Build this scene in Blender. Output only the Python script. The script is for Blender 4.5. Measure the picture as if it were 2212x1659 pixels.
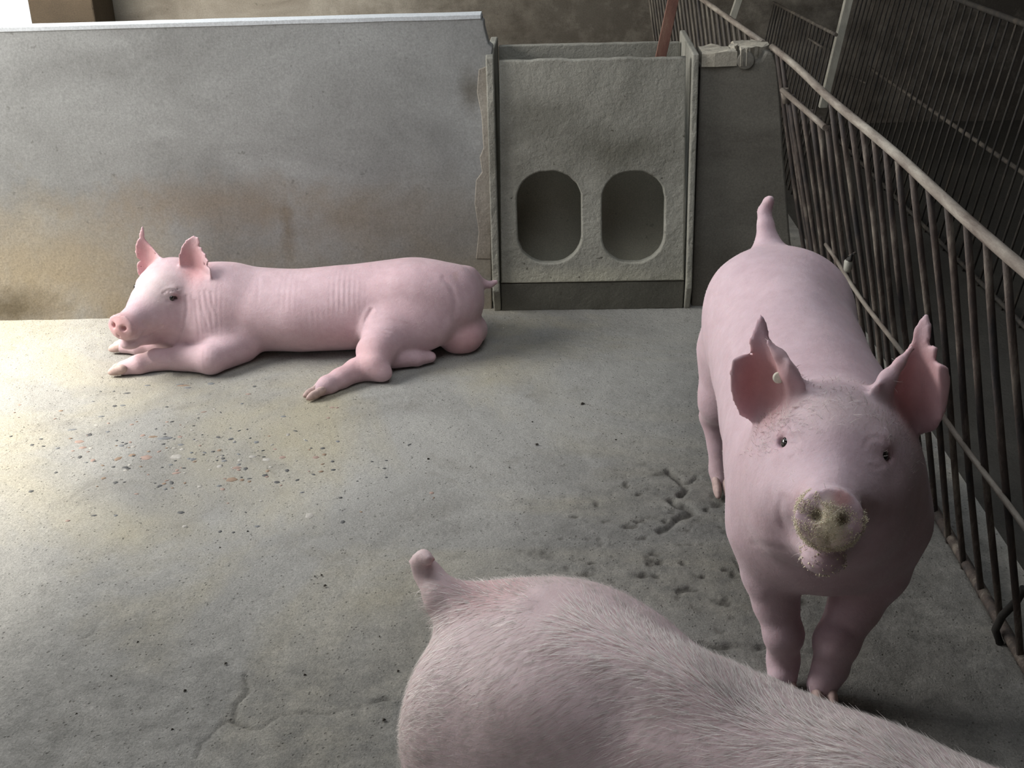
import bpy, bmesh, math, random
import numpy as np
from mathutils import Vector, Matrix
random.seed(7); rng = np.random.default_rng(7)
sc = bpy.context.scene
for o in list(bpy.data.objects): bpy.data.objects.remove(o)

# ------------------------------------------------------------------ camera
FX, FY, FOC, CAMH = 2212, 1659, 2600.0, 1.65
roll = math.atan(.027); pitch = math.atan(1158 / FOC); yaw = math.radians(2.1)
FWD = np.array([-math.sin(yaw) * math.cos(pitch), math.cos(yaw) * math.cos(pitch), -math.sin(pitch)])
_r = np.array([math.cos(yaw), math.sin(yaw), 0.]); _u = np.cross(_r, FWD)
RGT = _r * math.cos(roll) - _u * math.sin(roll); UPV = _u * math.cos(roll) + _r * math.sin(roll)
CAM = np.array([0, 0, CAMH])
cam = bpy.data.cameras.new('camera'); cam_o = bpy.data.objects.new('camera', cam)
sc.collection.objects.link(cam_o); sc.camera = cam_o
cam.sensor_width = 36; cam.lens = 36 * FOC / FX; cam.clip_start = .05; cam.clip_end = 100
cam_o.matrix_world = Matrix(((RGT[0], UPV[0], -FWD[0], 0), (RGT[1], UPV[1], -FWD[1], 0), (RGT[2], UPV[2], -FWD[2], CAMH), (0, 0, 0, 1)))

# ------------------------------------------------------------------ world, daylight, fill lamps, exposure
sc.view_settings.view_transform = 'Standard'; sc.view_settings.look = 'None'
sc.view_settings.gamma = 1; sc.view_settings.use_curve_mapping = False
sc.view_settings.exposure = 0.0
wd = bpy.data.worlds.new('sky'); sc.world = wd; wd.use_nodes = True
bg = wd.node_tree.nodes['Background']; bg.inputs['Color'].default_value = (.95, .97, 1, 1); bg.inputs['Strength'].default_value = 1.15

def area(name, loc, target, sx, sy, power, col):
    l = bpy.data.lights.new(name, 'AREA'); l.shape = 'RECTANGLE'; l.size = sx; l.size_y = sy; l.energy = power; l.color = col
    o = bpy.data.objects.new(name, l); sc.collection.objects.link(o); o.location = loc
    o.rotation_euler = (Vector(target) - Vector(loc)).to_track_quat('-Z', 'Y').to_euler(); return o
area('daylight_side_opening', (-3.1, 3.7, 2.0), (-.7, 3.4, 0), 1.7, 1.3, 125, (1, .975, .93))
area('fill_front_left', (-2.9, .2, 2.5), (.4, 1.9, .4), 1.6, 1.0, 6, (.93, .96, 1))  # unseen fill lamp that lifts the foreground pig
area('overhead_fill', (-.1, 2.7, 3.05), (0, 2.6, 0), 3.0, 2.0, 40, (.90, .95, 1))  # added unseen fill from above, softens the dark sides of the pigs
area('daylight_back_pen', (-3.3, 6.5, 2.2), (-1.6, 7.6, .9), 1.2, 1.0, 95, (1, .94, .83))
area('overhead_daylight', (-2.1, 5.0, 3.0), (-1.9, 4.4, 0), 1.4, .8, 28, (.84, .92, 1))  # added above the back wall; the source of this daylight is unseen
sun = bpy.data.lights.new('sun', 'SUN'); sun.energy = 12.0; sun.angle = math.radians(8); sun.color = (1, .93, .80)
sun_o = bpy.data.objects.new('sun', sun); sc.collection.objects.link(sun_o)
sun_o.rotation_euler = Vector((.86, .10, -.700)).to_track_quat('-Z', 'Y').to_euler()

# ------------------------------------------------------------------ helpers
def onray(px, py):
    return FWD + RGT * (px - FX / 2) / FOC - UPV * (py - FY / 2) / FOC
def PY(px, py, y): d = onray(px, py); return CAM + d * y / d[1]
def PZ(px, py, z): d = onray(px, py); return CAM + d * (z - CAMH) / d[2]
def mpp(p): return float((np.asarray(p) - CAM) @ FWD) / FOC      # metres per photo pixel at p

def link(o, parent=None):
    sc.collection.objects.link(o)
    if parent is not None: o.parent = parent
    return o
def tag(o, label=None, cat=None, group=None, kind=None):
    if label: o['label'] = label
    if cat: o['category'] = cat
    if group: o['group'] = group
    if kind: o['kind'] = kind
    return o
def empty(name, loc=(0, 0, 0)):
    o = bpy.data.objects.new(name, None); o.location = loc; o.empty_display_size = .05; return link(o)
def mesh_np(name, V, F, mat=None, parent=None, smooth=True, loc=None):
    V = np.asarray(V, np.float32)
    me = bpy.data.meshes.new(name)
    if isinstance(F, np.ndarray) and F.ndim == 2:
        n, k = F.shape
        me.vertices.add(len(V)); me.vertices.foreach_set('co', V.ravel())
        me.loops.add(n * k); me.loops.foreach_set('vertex_index', F.ravel().astype(np.int32))
        me.polygons.add(n); me.polygons.foreach_set('loop_start', np.arange(0, n * k, k, dtype=np.int32))
        me.update(calc_edges=True); me.validate()
    else:
        me.from_pydata([tuple(v) for v in V.tolist()], [], F); me.update()
    if smooth: me.polygons.foreach_set('use_smooth', [True] * len(me.polygons))
    if mat: me.materials.append(mat)
    o = bpy.data.objects.new(name, me)
    link(o, parent)
    if loc is not None: o.location = loc
    return o
def bm_obj(name, bm, mat, parent=None, smooth=False, bevel=0, seg=2):
    bmesh.ops.recalc_face_normals(bm, faces=bm.faces)
    me = bpy.data.meshes.new(name); bm.to_mesh(me); bm.free()
    if smooth: me.polygons.foreach_set('use_smooth', [True] * len(me.polygons))
    me.materials.append(mat); o = bpy.data.objects.new(name, me); link(o, parent)
    if bevel:
        m = o.modifiers.new('bevel', 'BEVEL'); m.width = bevel; m.segments = seg; m.limit_method = 'ANGLE'
    return o
def prism_xz(bm, pts, y0, y1):
    """closed outline pts [(x,z)] swept from y0 to y1"""
    a = [bm.verts.new((x, y0, z)) for x, z in pts]; b = [bm.verts.new((x, y1, z)) for x, z in pts]
    n = len(pts); bm.faces.new(a); bm.faces.new(b[::-1])
    for i in range(n): bm.faces.new((a[i], b[i], b[(i + 1) % n], a[(i + 1) % n]))
def box(bm, lo, hi):
    prism_xz(bm, [(lo[0], lo[2]), (hi[0], lo[2]), (hi[0], hi[2]), (lo[0], hi[2])], lo[1], hi[1])
def tube_vf(pts, rad, n=10):
    """smooth tube through pts; rad scalar or list"""
    pts = [np.asarray(p, float) for p in pts]; R_ = rad if hasattr(rad, '__len__') else [rad] * len(pts)
    V = []; F = []
    for i, p in enumerate(pts):
        t = pts[min(i + 1, len(pts) - 1)] - pts[max(i - 1, 0)]; t /= np.linalg.norm(t)
        a = np.array([0, 0, 1.]) if abs(t[2]) < .9 else np.array([1., 0, 0])
        u = np.cross(t, a); u /= np.linalg.norm(u); w = np.cross(t, u)
        for k in range(n):
            an = 2 * math.pi * k / n; V.append(p + R_[i] * (math.cos(an) * u + math.sin(an) * w))
    for i in range(len(pts) - 1):
        for k in range(n):
            a = i * n + k; b = i * n + (k + 1) % n; F.append((a, b, b + n, a + n))
    F.append(tuple(range(n))[::-1]); F.append(tuple((len(pts) - 1) * n + k for k in range(n)))
    return V, F
def tube(name, pts, rad, mat, parent=None, n=10):
    V, F = tube_vf(pts, rad, n); o = mesh_np(name, V, F, mat, parent, True)
    o.data.polygons[len(F) - 1].use_smooth = False; o.data.polygons[len(F) - 2].use_smooth = False
    return o

# value noise in numpy
def _hash(ix, iy, iz, s):
    h = (ix * 374761393 + iy * 668265263 + iz * 2147483647 + s * 974634777) & 0xffffffff
    h = ((h ^ (h >> 13)) * 1274126177) & 0xffffffff
    return ((h ^ (h >> 16)) & 0xffff) / 65535.0
def vnoise(p, s=0):
    p = np.asarray(p, float); i = np.floor(p).astype(np.int64); f = p - i; f = f * f * (3 - 2 * f)
    out = 0
    for dx in (0, 1):
        for dy in (0, 1):
            for dz in (0, 1):
                w = (f[:, 0] if dx else 1 - f[:, 0]) * (f[:, 1] if dy else 1 - f[:, 1]) * (f[:, 2] if dz else 1 - f[:, 2])
                out = out + w * _hash(i[:, 0] + dx, i[:, 1] + dy, i[:, 2] + dz, s)
    return out * 2 - 1
def fbm(p, freq, octv=4, s=0):
    p = np.asarray(p, float); o = 0; a = 1
    for k in range(octv): o = o + a * vnoise(p * freq * 2 ** k, s + k); a *= .5
    return o

# ------------------------------------------------------------------ materials
def nt(name):
    m = bpy.data.materials.new(name); m.use_nodes = True; t = m.node_tree; t.nodes.clear()
    out = t.nodes.new('ShaderNodeOutputMaterial'); b = t.nodes.new('ShaderNodeBsdfPrincipled')
    t.links.new(b.outputs[0], out.inputs[0]); return m, t, b
def N(t, kind, **kw):
    n = t.nodes.new(kind)
    for k, v in kw.items():
        if hasattr(n, k): setattr(n, k, v)
    return n
def noise(t, vec, scale, detail=4, rough=.55, dist=0):
    n = N(t, 'ShaderNodeTexNoise'); n.inputs['Scale'].default_value = scale; n.inputs['Detail'].default_value = detail
    n.inputs['Roughness'].default_value = rough; n.inputs['Distortion'].default_value = dist
    t.links.new(vec, n.inputs['Vector']); return n.outputs['Fac']
def ramp(t, fac, stops):
    r = N(t, 'ShaderNodeValToRGB'); e = r.color_ramp.elements
    while len(e) < len(stops): e.new(.5)
    for x, (p, c) in zip(e, stops):
        x.position = p; x.color = (*c, 1) if hasattr(c, '__len__') else (c, c, c, 1)
    t.links.new(fac, r.inputs[0]); return r.outputs[0]
def mix(t, fac, a, b, mode='MIX'):
    m = N(t, 'ShaderNodeMix', data_type='RGBA', blend_type=mode)
    for s, v in ((0, fac), (6, a), (7, b)):
        if isinstance(v, bpy.types.NodeSocket): t.links.new(v, m.inputs[s])
        else: m.inputs[s].default_value = v if s == 0 else ((*v, 1) if len(v) == 3 else v)
    return m.outputs[2]
def math_n(t, op, a, b=0.0, clamp=False):
    m = N(t, 'ShaderNodeMath', operation=op, use_clamp=clamp)
    for s, v in ((0, a), (1, b)):
        if isinstance(v, bpy.types.NodeSocket): t.links.new(v, m.inputs[s])
        else: m.inputs[s].default_value = v
    return m.outputs[0]
def bump(t, b, h, strength, dist):
    n = N(t, 'ShaderNodeBump'); n.inputs['Strength'].default_value = strength; n.inputs['Distance'].default_value = dist
    t.links.new(h, n.inputs['Height']); t.links.new(n.outputs[0], b.inputs['Normal'])
def world_pos(t): return N(t, 'ShaderNodeNewGeometry').outputs['Position']
def scaled(t, vec, s):
    m = N(t, 'ShaderNodeMapping'); m.inputs['Scale'].default_value = s; t.links.new(vec, m.inputs['Vector']); return m.outputs[0]

def concrete(name, light, dark, dirt, dirt_h=.45, dirt_amt=.7, rough=.92, bmp=.5, streak=True, fine=140, spots=.35, stains_and_shade=()):
    m, t, b = nt(name); p = world_pos(t)
    c = mix(t, ramp(t, noise(t, scaled(t, p, (1, 1, 1.6) if streak else (1, 1, 1)), 1.7, 7, .6, .6), [(.32, dark), (.68, light)]), (0, 0, 0), (1, 1, 1))
    c = ramp(t, noise(t, scaled(t, p, (1, 1, 1.9) if streak else (1, 1, 1)), 1.7, 7, .62, .6), [(.30, dark), (.70, light)])
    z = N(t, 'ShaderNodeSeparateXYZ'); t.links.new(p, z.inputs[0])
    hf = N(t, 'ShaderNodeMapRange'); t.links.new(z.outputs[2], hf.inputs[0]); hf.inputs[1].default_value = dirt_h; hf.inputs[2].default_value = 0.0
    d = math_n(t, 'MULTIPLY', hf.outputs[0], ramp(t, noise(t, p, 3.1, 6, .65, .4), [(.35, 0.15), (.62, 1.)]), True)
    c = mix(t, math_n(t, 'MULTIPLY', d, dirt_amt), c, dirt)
    for (ctr, rad_, colr, amt) in stains_and_shade:
        mp = N(t, 'ShaderNodeVectorMath', operation='SUBTRACT'); t.links.new(p, mp.inputs[0]); mp.inputs[1].default_value = ctr
        dv = N(t, 'ShaderNodeVectorMath', operation='DIVIDE'); t.links.new(mp.outputs[0], dv.inputs[0]); dv.inputs[1].default_value = rad_
        ln = N(t, 'ShaderNodeVectorMath', operation='LENGTH'); t.links.new(dv.outputs[0], ln.inputs[0])
        dd = math_n(t, 'ADD', ln.outputs['Value'], math_n(t, 'MULTIPLY', noise(t, p, 9, 5, .7), 1.5))
        c = mix(t, math_n(t, 'MULTIPLY', ramp(t, math_n(t, 'MULTIPLY', dd, .5), [(.45, 1.), (.95, 0.)]), amt), c, colr)
    g = ramp(t, noise(t, p, fine, 3, .7), [(.3, .80), (.7, 1.12)])
    c = mix(t, 1.0, c, g, 'MULTIPLY')
    sp = ramp(t, noise(t, p, 38, 2, .5), [(.24, 1.), (.30, 0.)])
    c = mix(t, math_n(t, 'MULTIPLY', sp, spots), c, (dark[0] * .35, dark[1] * .33, dark[2] * .3))
    t.links.new(c, b.inputs['Base Color']); b.inputs['Roughness'].default_value = rough
    b.inputs['Specular IOR Level'].default_value = .25
    h = math_n(t, 'ADD', math_n(t, 'MULTIPLY', noise(t, p, 60, 5, .65), .5), math_n(t, 'MULTIPLY', noise(t, p, 9, 4, .5), 1.2))
    bump(t, b, h, bmp, .006)
    return m
M_wall = concrete('plastered_concrete', (.345, .350, .345), (.225, .225, .22), (.30, .235, .15), .55, .75, bmp=.35, stains_and_shade=[
    ((-.285, 4.42, .85), (.06, .2, .09), (.10, .085, .06), .6), ((-1.9, 4.4, .22), (.55, .3, .30), (.38, .31, .20), .5), ((-1.3, 4.4, .45), (.5, .3, .12), (.25, .19, .13), .5),
    ((-1.0, 4.4, .36), (.035, .3, .14), (.17, .125, .075), .6), ((-.75, 4.4, .40), (.30, .3, .12), (.22, .18, .13), .5), ((-2.15, 4.4, .06), (.25, .3, .09), (.10, .08, .05), .8), ((-.45, 4.4, .35), (.3, .3, .25), (.20, .18, .15), .4)])  # dark entry in the low left corner is a painted soft shadow
M_far = concrete('old_far_plaster', (.42, .39, .34), (.20, .175, .145), (.07, .06, .05), .9, .85, bmp=.4, stains_and_shade=[((3.2, 7.7, .8), (2.6, 2, 3), (.055, .048, .042), .95), ((.3, 7.7, .7), (1.4, 1, .8), (.075, .065, .052), .85)])  # both dark areas are shade painted on, the wall dims to the right
M_wallr = concrete('dusty_concrete', (.19, .18, .155), (.115, .105, .09), (.13, .11, .08), .3, .6, bmp=.45)
M_feeder = concrete('cast_concrete_feeder', (.36, .352, .31), (.18, .174, .148), (.38, .37, .30), .50, .6, bmp=1.6, streak=False, fine=220, spots=.85, stains_and_shade=[((.28, 4.4, .62), (.22, .3, .10), (.13, .125, .10), .7), ((.0, 4.4, .75), (.14, .3, .08), (.16, .155, .13), .5), ((.15, 4.4, .38), (.09, .3, .22), (.42, .41, .36), .5), ((.12, 4.4, .14), (.4, .3, .05), (.46, .44, .35), .7)])
M_kick = concrete('shaded_kick_concrete', (.16, .155, .13), (.10, .095, .08), (.12, .115, .09), .3, .5, bmp=.9, streak=False, fine=220)  # darker copy of the feeder concrete, shade on the leaning board painted in
M_feedin = concrete('lit_inside_concrete', (.58, .55, .45), (.42, .40, .32), (.62, .58, .45), .3, .5, bmp=.9, streak=False, fine=220)  # paler copy, light reaching in through the openings put into the colour
M_cap = concrete('pale_broken_mortar', (.50, .47, .40), (.27, .24, .19), (.3, .2, .1), .2, .3, bmp=1., streak=False)
M_walltop = concrete('skylit_wall_top', (.60, .63, .66), (.50, .52, .54), (.5, .5, .5), .1, .1, bmp=.2, spots=.1)  # bluish sky light on the wall top painted into the colour
M_patch = concrete('peeling_render', (.35, .325, .285), (.21, .185, .155), (.25, .2, .14), .4, .5, bmp=1.0)
M_ceil = concrete('roof_underside', (.10, .095, .085), (.05, .047, .04), (.05, .045, .04), .1, .1)

def floor_mat():
    m, t, b = nt('worn_floor_concrete'); p = world_pos(t)
    c = ramp(t, noise(t, p, 1.3, 8, .62, .8), [(.30, (.235, .225, .205)), (.5, (.33, .32, .295)), (.72, (.41, .395, .36))])
    c = mix(t, ramp(t, noise(t, p, .9, 5, .6, 1.2), [(.46, 0.), (.70, .65)]), c, (.42, .37, .25))       # ochre feed dust
    c = mix(t, ramp(t, noise(t, p, 4.3, 6, .7, .5), [(.56, 0.), (.74, .5)]), c, (.17, .155, .13))          # damp grime
    ag = N(t, 'ShaderNodeAttribute', attribute_name='grime_shade')
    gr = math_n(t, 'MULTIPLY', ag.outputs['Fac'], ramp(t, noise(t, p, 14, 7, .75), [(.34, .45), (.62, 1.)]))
    c = mix(t, math_n(t, 'MULTIPLY', gr, .85), c, (.130, .126, .115))  # real grime and the painted falloff of light share this tone
    c = mix(t, 1.0, c, (.86, .87, .885), 'MULTIPLY')
    g = ramp(t, noise(t, p, 190, 3, .75), [(.28, .68), (.5, .98), (.74, 1.25)])
    c = mix(t, 1.0, c, g, 'MULTIPLY')
    v = N(t, 'ShaderNodeTexVoronoi'); v.inputs['Scale'].default_value = 75; t.links.new(p, v.inputs['Vector'])
    rnd = ramp(t, noise(t, p, 33, 2, .5), [(.50, 0.), (.60, 1.)])
    pits = math_n(t, 'MULTIPLY', ramp(t, v.outputs['Distance'], [(.14, 1.), (.24, 0.)]), rnd)
    c = mix(t, math_n(t, 'MULTIPLY', pits, .6), c, (.07, .065, .055))
    a = N(t, 'ShaderNodeAttribute', attribute_name='pit')
    c = mix(t, math_n(t, 'MULTIPLY', a.outputs['Fac'], .75), c, (.055, .05, .042))
    t.links.new(c, b.inputs['Base Color']); b.inputs['Roughness'].default_value = .82; b.inputs['Specular IOR Level'].default_value = .3
    h = math_n(t, 'ADD', math_n(t, 'MULTIPLY', noise(t, p, 45, 6, .72), 1.0), math_n(t, 'MULTIPLY', noise(t, p, 260, 2, .6), .25))
    h = math_n(t, 'SUBTRACT', h, math_n(t, 'MULTIPLY', pits, .5))
    bump(t, b, h, .75, .006)
    return m
M_floor = floor_mat()

def metal(name, c1, c2, c3, rough=.75, st=(1, 1, .25)):
    m, t, b = nt(name); p = world_pos(t)
    c = ramp(t, noise(t, scaled(t, p, st), 22, 5, .7), [(.34, c1), (.52, c2), (.68, c3)])
    t.links.new(c, b.inputs['Base Color']); b.inputs['Roughness'].default_value = rough; b.inputs['Metallic'].default_value = .15
    bump(t, b, noise(t, p, 160, 4, .7), .5, .003); return m
M_bar = metal('dusty_rusted_bar', (.035, .033, .034), (.085, .065, .055), (.23, .20, .165))
M_rail = metal('dusty_rail_pipe', (.10, .075, .06), (.22, .19, .16), (.36, .33, .28), .75, (1, .18, 1))
M_rust = metal('red_brown_rust', (.11, .05, .038), (.16, .075, .055), (.20, .11, .08))
M_post = metal('pale_painted_post', (.30, .29, .25), (.40, .39, .34), (.46, .45, .40))
M_thin = metal('thin_far_bars', (.05, .045, .045), (.10, .085, .07), (.19, .17, .14))
M_thin3 = metal('dark_thin_bars', (.018, .017, .017), (.04, .035, .03), (.085, .07, .055))
M_dark = metal('black_iron', (.02, .02, .02), (.03, .028, .025), (.05, .045, .04))
M_column = concrete('brown_column', (.11, .085, .06), (.07, .055, .04), (.06, .05, .04), .3, .5)

def skin_mat(name, sss=.12, fine=1.0):
    m, t, b = nt(name); p = world_pos(t)
    a = N(t, 'ShaderNodeVertexColor', layer_name='Col')
    g = ramp(t, noise(t, p, 26, 5, .65), [(.3, (.90, .86, .86)), (.7, (1.05, 1.04, 1.04))])
    c = mix(t, 1.0, a.outputs['Color'], g, 'MULTIPLY')
    c = mix(t, ramp(t, noise(t, p, 210, 2, .6), [(.27, .30), (.33, 0.)]), c, (.34, .20, .17))
    t.links.new(c, b.inputs['Base Color']); b.inputs['Roughness'].default_value = .62; b.inputs['Specular IOR Level'].default_value = .3
    b.inputs['Subsurface Weight'].default_value = sss; b.inputs['Subsurface Radius'].default_value = (1.0, .35, .22); b.inputs['Subsurface Scale'].default_value = .02
    b.inputs['Sheen Weight'].default_value = .12; b.inputs['Sheen Roughness'].default_value = .5
    h = math_n(t, 'ADD', noise(t, p, 120, 4, .7), math_n(t, 'MULTIPLY', noise(t, p, 22, 3, .5), 1.2))
    bump(t, b, h, .28 * fine, .004)
    return m
M_skin = skin_mat('pig_skin')
def plain(name, col, rough=.6, **kw):
    m, t, b = nt(name); p = world_pos(t)
    c = mix(t, 1.0, col, ramp(t, noise(t, p, kw.get('ns', 70), 3, .6), [(.3, .8), (.7, 1.15)]), 'MULTIPLY')
    t.links.new(c, b.inputs['Base Color']); b.inputs['Roughness'].default_value = rough
    b.inputs['Specular IOR Level'].default_value = kw.get('spec', .3)
    return m
M_hair2 = plain('bright_bristle', (.82, .755, .72), .5)
M_eye = plain('dark_eye', (.012, .009, .008), .08, spec=.8)
M_hair = plain('white_bristle', (.60, .53, .505), .5)
M_hoof = plain('horn_hoof', (.46, .335, .31), .6)
M_tagp = plain('ivory_plastic', (.78, .74, .62), .4)
M_feed = plain('yellow_feed', (.80, .73, .55), .95)
M_pebs = [plain('grey_pebble', (.17, .175, .18)), plain('brown_pebble', (.24, .17, .12)), plain('rose_pebble', (.30, .215, .18)), plain('dark_pebble', (.085, .085, .085)), plain('pale_pebble', (.36, .34, .31))]
M_dirt = plain('dark_crumb', (.035, .03, .024), .95)
M_orange = plain('orange_scrap', (.65, .22, .08), .8)

# ------------------------------------------------------------------ setting
def struct(o, label=None): o['kind'] = 'structure'; return o
# floor : fine worn patch + coarse surroundings
gx0, gx1, gy0, gy1, gs = -2.35, 1.15, 1.15, 4.60, .0062
nx = int((gx1 - gx0) / gs) + 1; ny = int((gy1 - gy0) / gs) + 1
X, Y = np.meshgrid(np.linspace(gx0, gx1, nx), np.linspace(gy0, gy1, ny), indexing='ij')
pp = np.stack([X.ravel(), Y.ravel(), np.zeros(X.size)], 1)
Z = fbm(pp, 1.6, 4, 3) * .0035 + fbm(pp, 22, 3, 9) * .0009
rough_c = PZ(1480, 1180, 0)
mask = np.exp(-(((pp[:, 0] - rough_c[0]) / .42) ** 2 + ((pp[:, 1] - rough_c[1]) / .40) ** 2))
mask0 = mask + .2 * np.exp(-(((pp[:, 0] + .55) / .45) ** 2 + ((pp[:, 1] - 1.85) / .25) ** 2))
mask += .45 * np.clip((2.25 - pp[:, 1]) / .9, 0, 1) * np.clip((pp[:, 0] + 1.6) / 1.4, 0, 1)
mask += 1.15 * np.clip((2.85 - pp[:, 1]) / 1.0, 0, 1) * np.clip(1 - (-1.1 - pp[:, 0]) / .8, .3, 1) + .85 * np.clip((pp[:, 0] + .15) / .9, 0, 1) * np.clip((4.4 - pp[:, 1]) / .8, 0, 1)  # darker floor near and to the right stands in for light falling off
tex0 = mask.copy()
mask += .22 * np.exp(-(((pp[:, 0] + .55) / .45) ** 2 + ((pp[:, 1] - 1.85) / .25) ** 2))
rg = fbm(pp, 34, 3, 21); pit = np.clip(rg - .62 + .14 * fbm(pp, 6, 2, 5), 0, 1) * np.clip(mask0 * 1.3, 0, 1)
Z -= pit * .011 + mask0 * np.abs(fbm(pp, 60, 2, 31)) * .0016
pitc = np.clip(pit * 2.6, 0, 1); grime_shade = np.clip(mask * 1.1, 0, 1)
def carve(pxs, width, depth, seed, col=.9):
    global Z, pitc
    P = [PZ(a, b, 0)[:2] for a, b in pxs]; d = np.full(len(pp), 9.)
    w = pp[:, :2] + np.stack([fbm(pp, 18, 3, seed), fbm(pp, 18, 3, seed + 7)], 1) * .012
    for a, b in zip(P[:-1], P[1:]):
        ab = b - a; t_ = np.clip(((w - a) @ ab) / (ab @ ab), 0, 1); d = np.minimum(d, np.linalg.norm(w - (a + t_[:, None] * ab), axis=1))
    k = np.exp(-(d / width) ** 2) * np.clip(.75 + .6 * fbm(pp, 14, 2, seed + 3), .15, 1.3)
    Z -= k * depth; pitc = np.maximum(pitc, np.clip(k * col, 0, 1))
carve([(530, 1455), (522, 1490), (500, 1520), (492, 1552), (462, 1580), (432, 1605), (425, 1640)], .0042, .008, 41, .8)
carve([(492, 1556), (540, 1572), (575, 1562), (610, 1545), (640, 1538), (700, 1545), (760, 1532), (835, 1515)], .0042, .007, 51, .75)
carve([(235, 1330), (210, 1362), (192, 1375)], .004, .004, 61, .5)
carve([(1440, 1015), (1462, 1028), (1482, 1045), (1468, 1070)], .009, .014, 71, 1)
carve([(1482, 1040), (1510, 1020), (1532, 1008)], .006, .008, 81, .8)
carve([(1455, 1080), (1490, 1105), (1465, 1125), (1430, 1150)], .010, .012, 91, .8)
carve([(1590, 1200), (1610, 1235), (1640, 1270)], .006, .008, 101, .8)
carve([(1125, 1083), (1150, 1088)], .016, .006, 111, .6)
carve([(1155, 1190), (1175, 1195)], .018, .006, 121, .5)
carve([(1500, 1385), (1560, 1400), (1640, 1395)], .010, .014, 131, .9)
edge = np.minimum.reduce([pp[:, 0] - gx0, gx1 - pp[:, 0], pp[:, 1] - gy0, gy1 - pp[:, 1]])
fe = np.clip(edge / .06, 0, 1); Z *= fe; Z = np.minimum(Z, .006)
pp[:, 2] = Z
idx = np.arange(nx * ny).reshape(nx, ny)
Fq = np.stack([idx[:-1, :-1], idx[1:, :-1], idx[1:, 1:], idx[:-1, 1:]], -1).reshape(-1, 4)
M_floor2 = concrete('shaded_right_floor', (.065, .062, .055), (.035, .033, .03), (.04, .036, .03), .1, .4, bmp=1.0, streak=False)  # floor to the right, its dim light put into a darker colour
far = [(-4.6, -3, 0), (gx0, -3, 0), (gx1, -3, 0), (6, -3, 0), (-4.6, gy0, 0), (gx0, gy0, 0), (gx1, gy0, 0), (6, gy0, 0), (-4.6, gy1, 0), (gx0, gy1, 0), (gx1, gy1, 0), (6, gy1, 0), (-4.6, 8.2, 0), (gx0, 8.2, 0), (gx1, 8.2, 0), (6, 8.2, 0)]
b0 = nx * ny; fq2 = []
for j in range(3):
    for i in range(3):
        if i == 1 and j == 1: continue
        a = b0 + j * 4 + i; fq2.append((a, a + 1, a + 5, a + 4))
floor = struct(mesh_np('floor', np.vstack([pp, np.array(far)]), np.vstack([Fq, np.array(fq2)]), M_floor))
a2_ = floor.data.attributes.new('grime_shade', 'FLOAT', 'POINT'); a2_.data.foreach_set('value', np.concatenate([grime_shade * fe, np.zeros(16)]).astype(np.float32))
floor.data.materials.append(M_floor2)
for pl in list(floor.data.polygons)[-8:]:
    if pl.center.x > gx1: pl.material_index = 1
at = floor.data.attributes.new('pit', 'FLOAT', 'POINT'); at.data.foreach_set('value', np.concatenate([pitc * fe, np.zeros(16)]).astype(np.float32))

# partition wall on the left, seen from the pen, with a broken right end
WY = lambda x: 4.40 + (x + 1.1) * .03
bm = bmesh.new()
end = [(1062, 664), (1061, 560), (1066, 480), (1060, 400), (1063, 300), (1058, 215), (1066, 160), (1061, 125), (1064, 104), (1055, 96), (1050, 78), (1046, 62), (1044, 46), (1040, 44), (1041, 36)]
ep = [PY(a, b, 4.42) for a, b in end]
outl = [(-4.4, -.01)] + [(ep[0][0], -.01)] + [(q[0], q[2]) for q in ep[1:]] + [(-2.2, 1.105), (-4.4, 1.085)]
prism_xz(bm, outl, 0, .085)
bmesh.ops.subdivide_edges(bm, edges=[e for e in bm.edges if e.calc_length() > 1], cuts=6)
for v in bm.verts:
    if v.co.z > 1.0 and v.co.x < -.5: v.co.z += random.uniform(-.002, .002)
    v.co.y += WY(v.co.x)
wl = struct(bm_obj('wall_back', bm, M_wall, bevel=.004))
bm = bmesh.new(); ce = PY(1040, 32, 4.43); xs_ = np.linspace(-4.4, ce[0] - .002, 40); cv_ = []  # strip added on the wall top to carry the painted sky light
for x in xs_:
    zt_ = np.interp(x, [-4.4, -2.2, ep[-1][0]], [1.085, 1.105, ep[-1][2]]); y0_ = WY(x) - .003
    cv_.append([bm.verts.new((x, y0_ + dy, zt_ + dz + random.uniform(-.0008, .0008))) for dy, dz in ((0, -.009), (0, .007), (.091, .007), (.091, -.009))])
for p_, q_ in zip(cv_[:-1], cv_[1:]):
    for k in range(4): bm.faces.new((p_[k], p_[(k + 1) % 4], q_[(k + 1) % 4], q_[k]))
bm.faces.new(cv_[0]); bm.faces.new(cv_[-1][::-1])
tag(bm_obj('lit_wall_top', bm, M_walltop, wl, bevel=.002), 'strip along the wall top, sky light painted into its pale colour')
# peeled strip of rendering near the broken end
bm = bmesh.new(); st = [(1061, 560), (1028, 560), (1034, 500), (1025, 440), (1028, 390), (1041, 372), (1036, 340), (1044, 320), (1040, 250), (1030, 200), (1034, 150), (1060, 140)]
prism_xz(bm, [(PY(a_, b_, 4.42)[0], PY(a_, b_, 4.42)[2]) for a_, b_ in st], WY(-.25) - .004, WY(-.25) + .01)
tag(bm_obj('render_patch', bm, M_patch, wl, bevel=.003), 'peeling brownish render strip')

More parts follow.
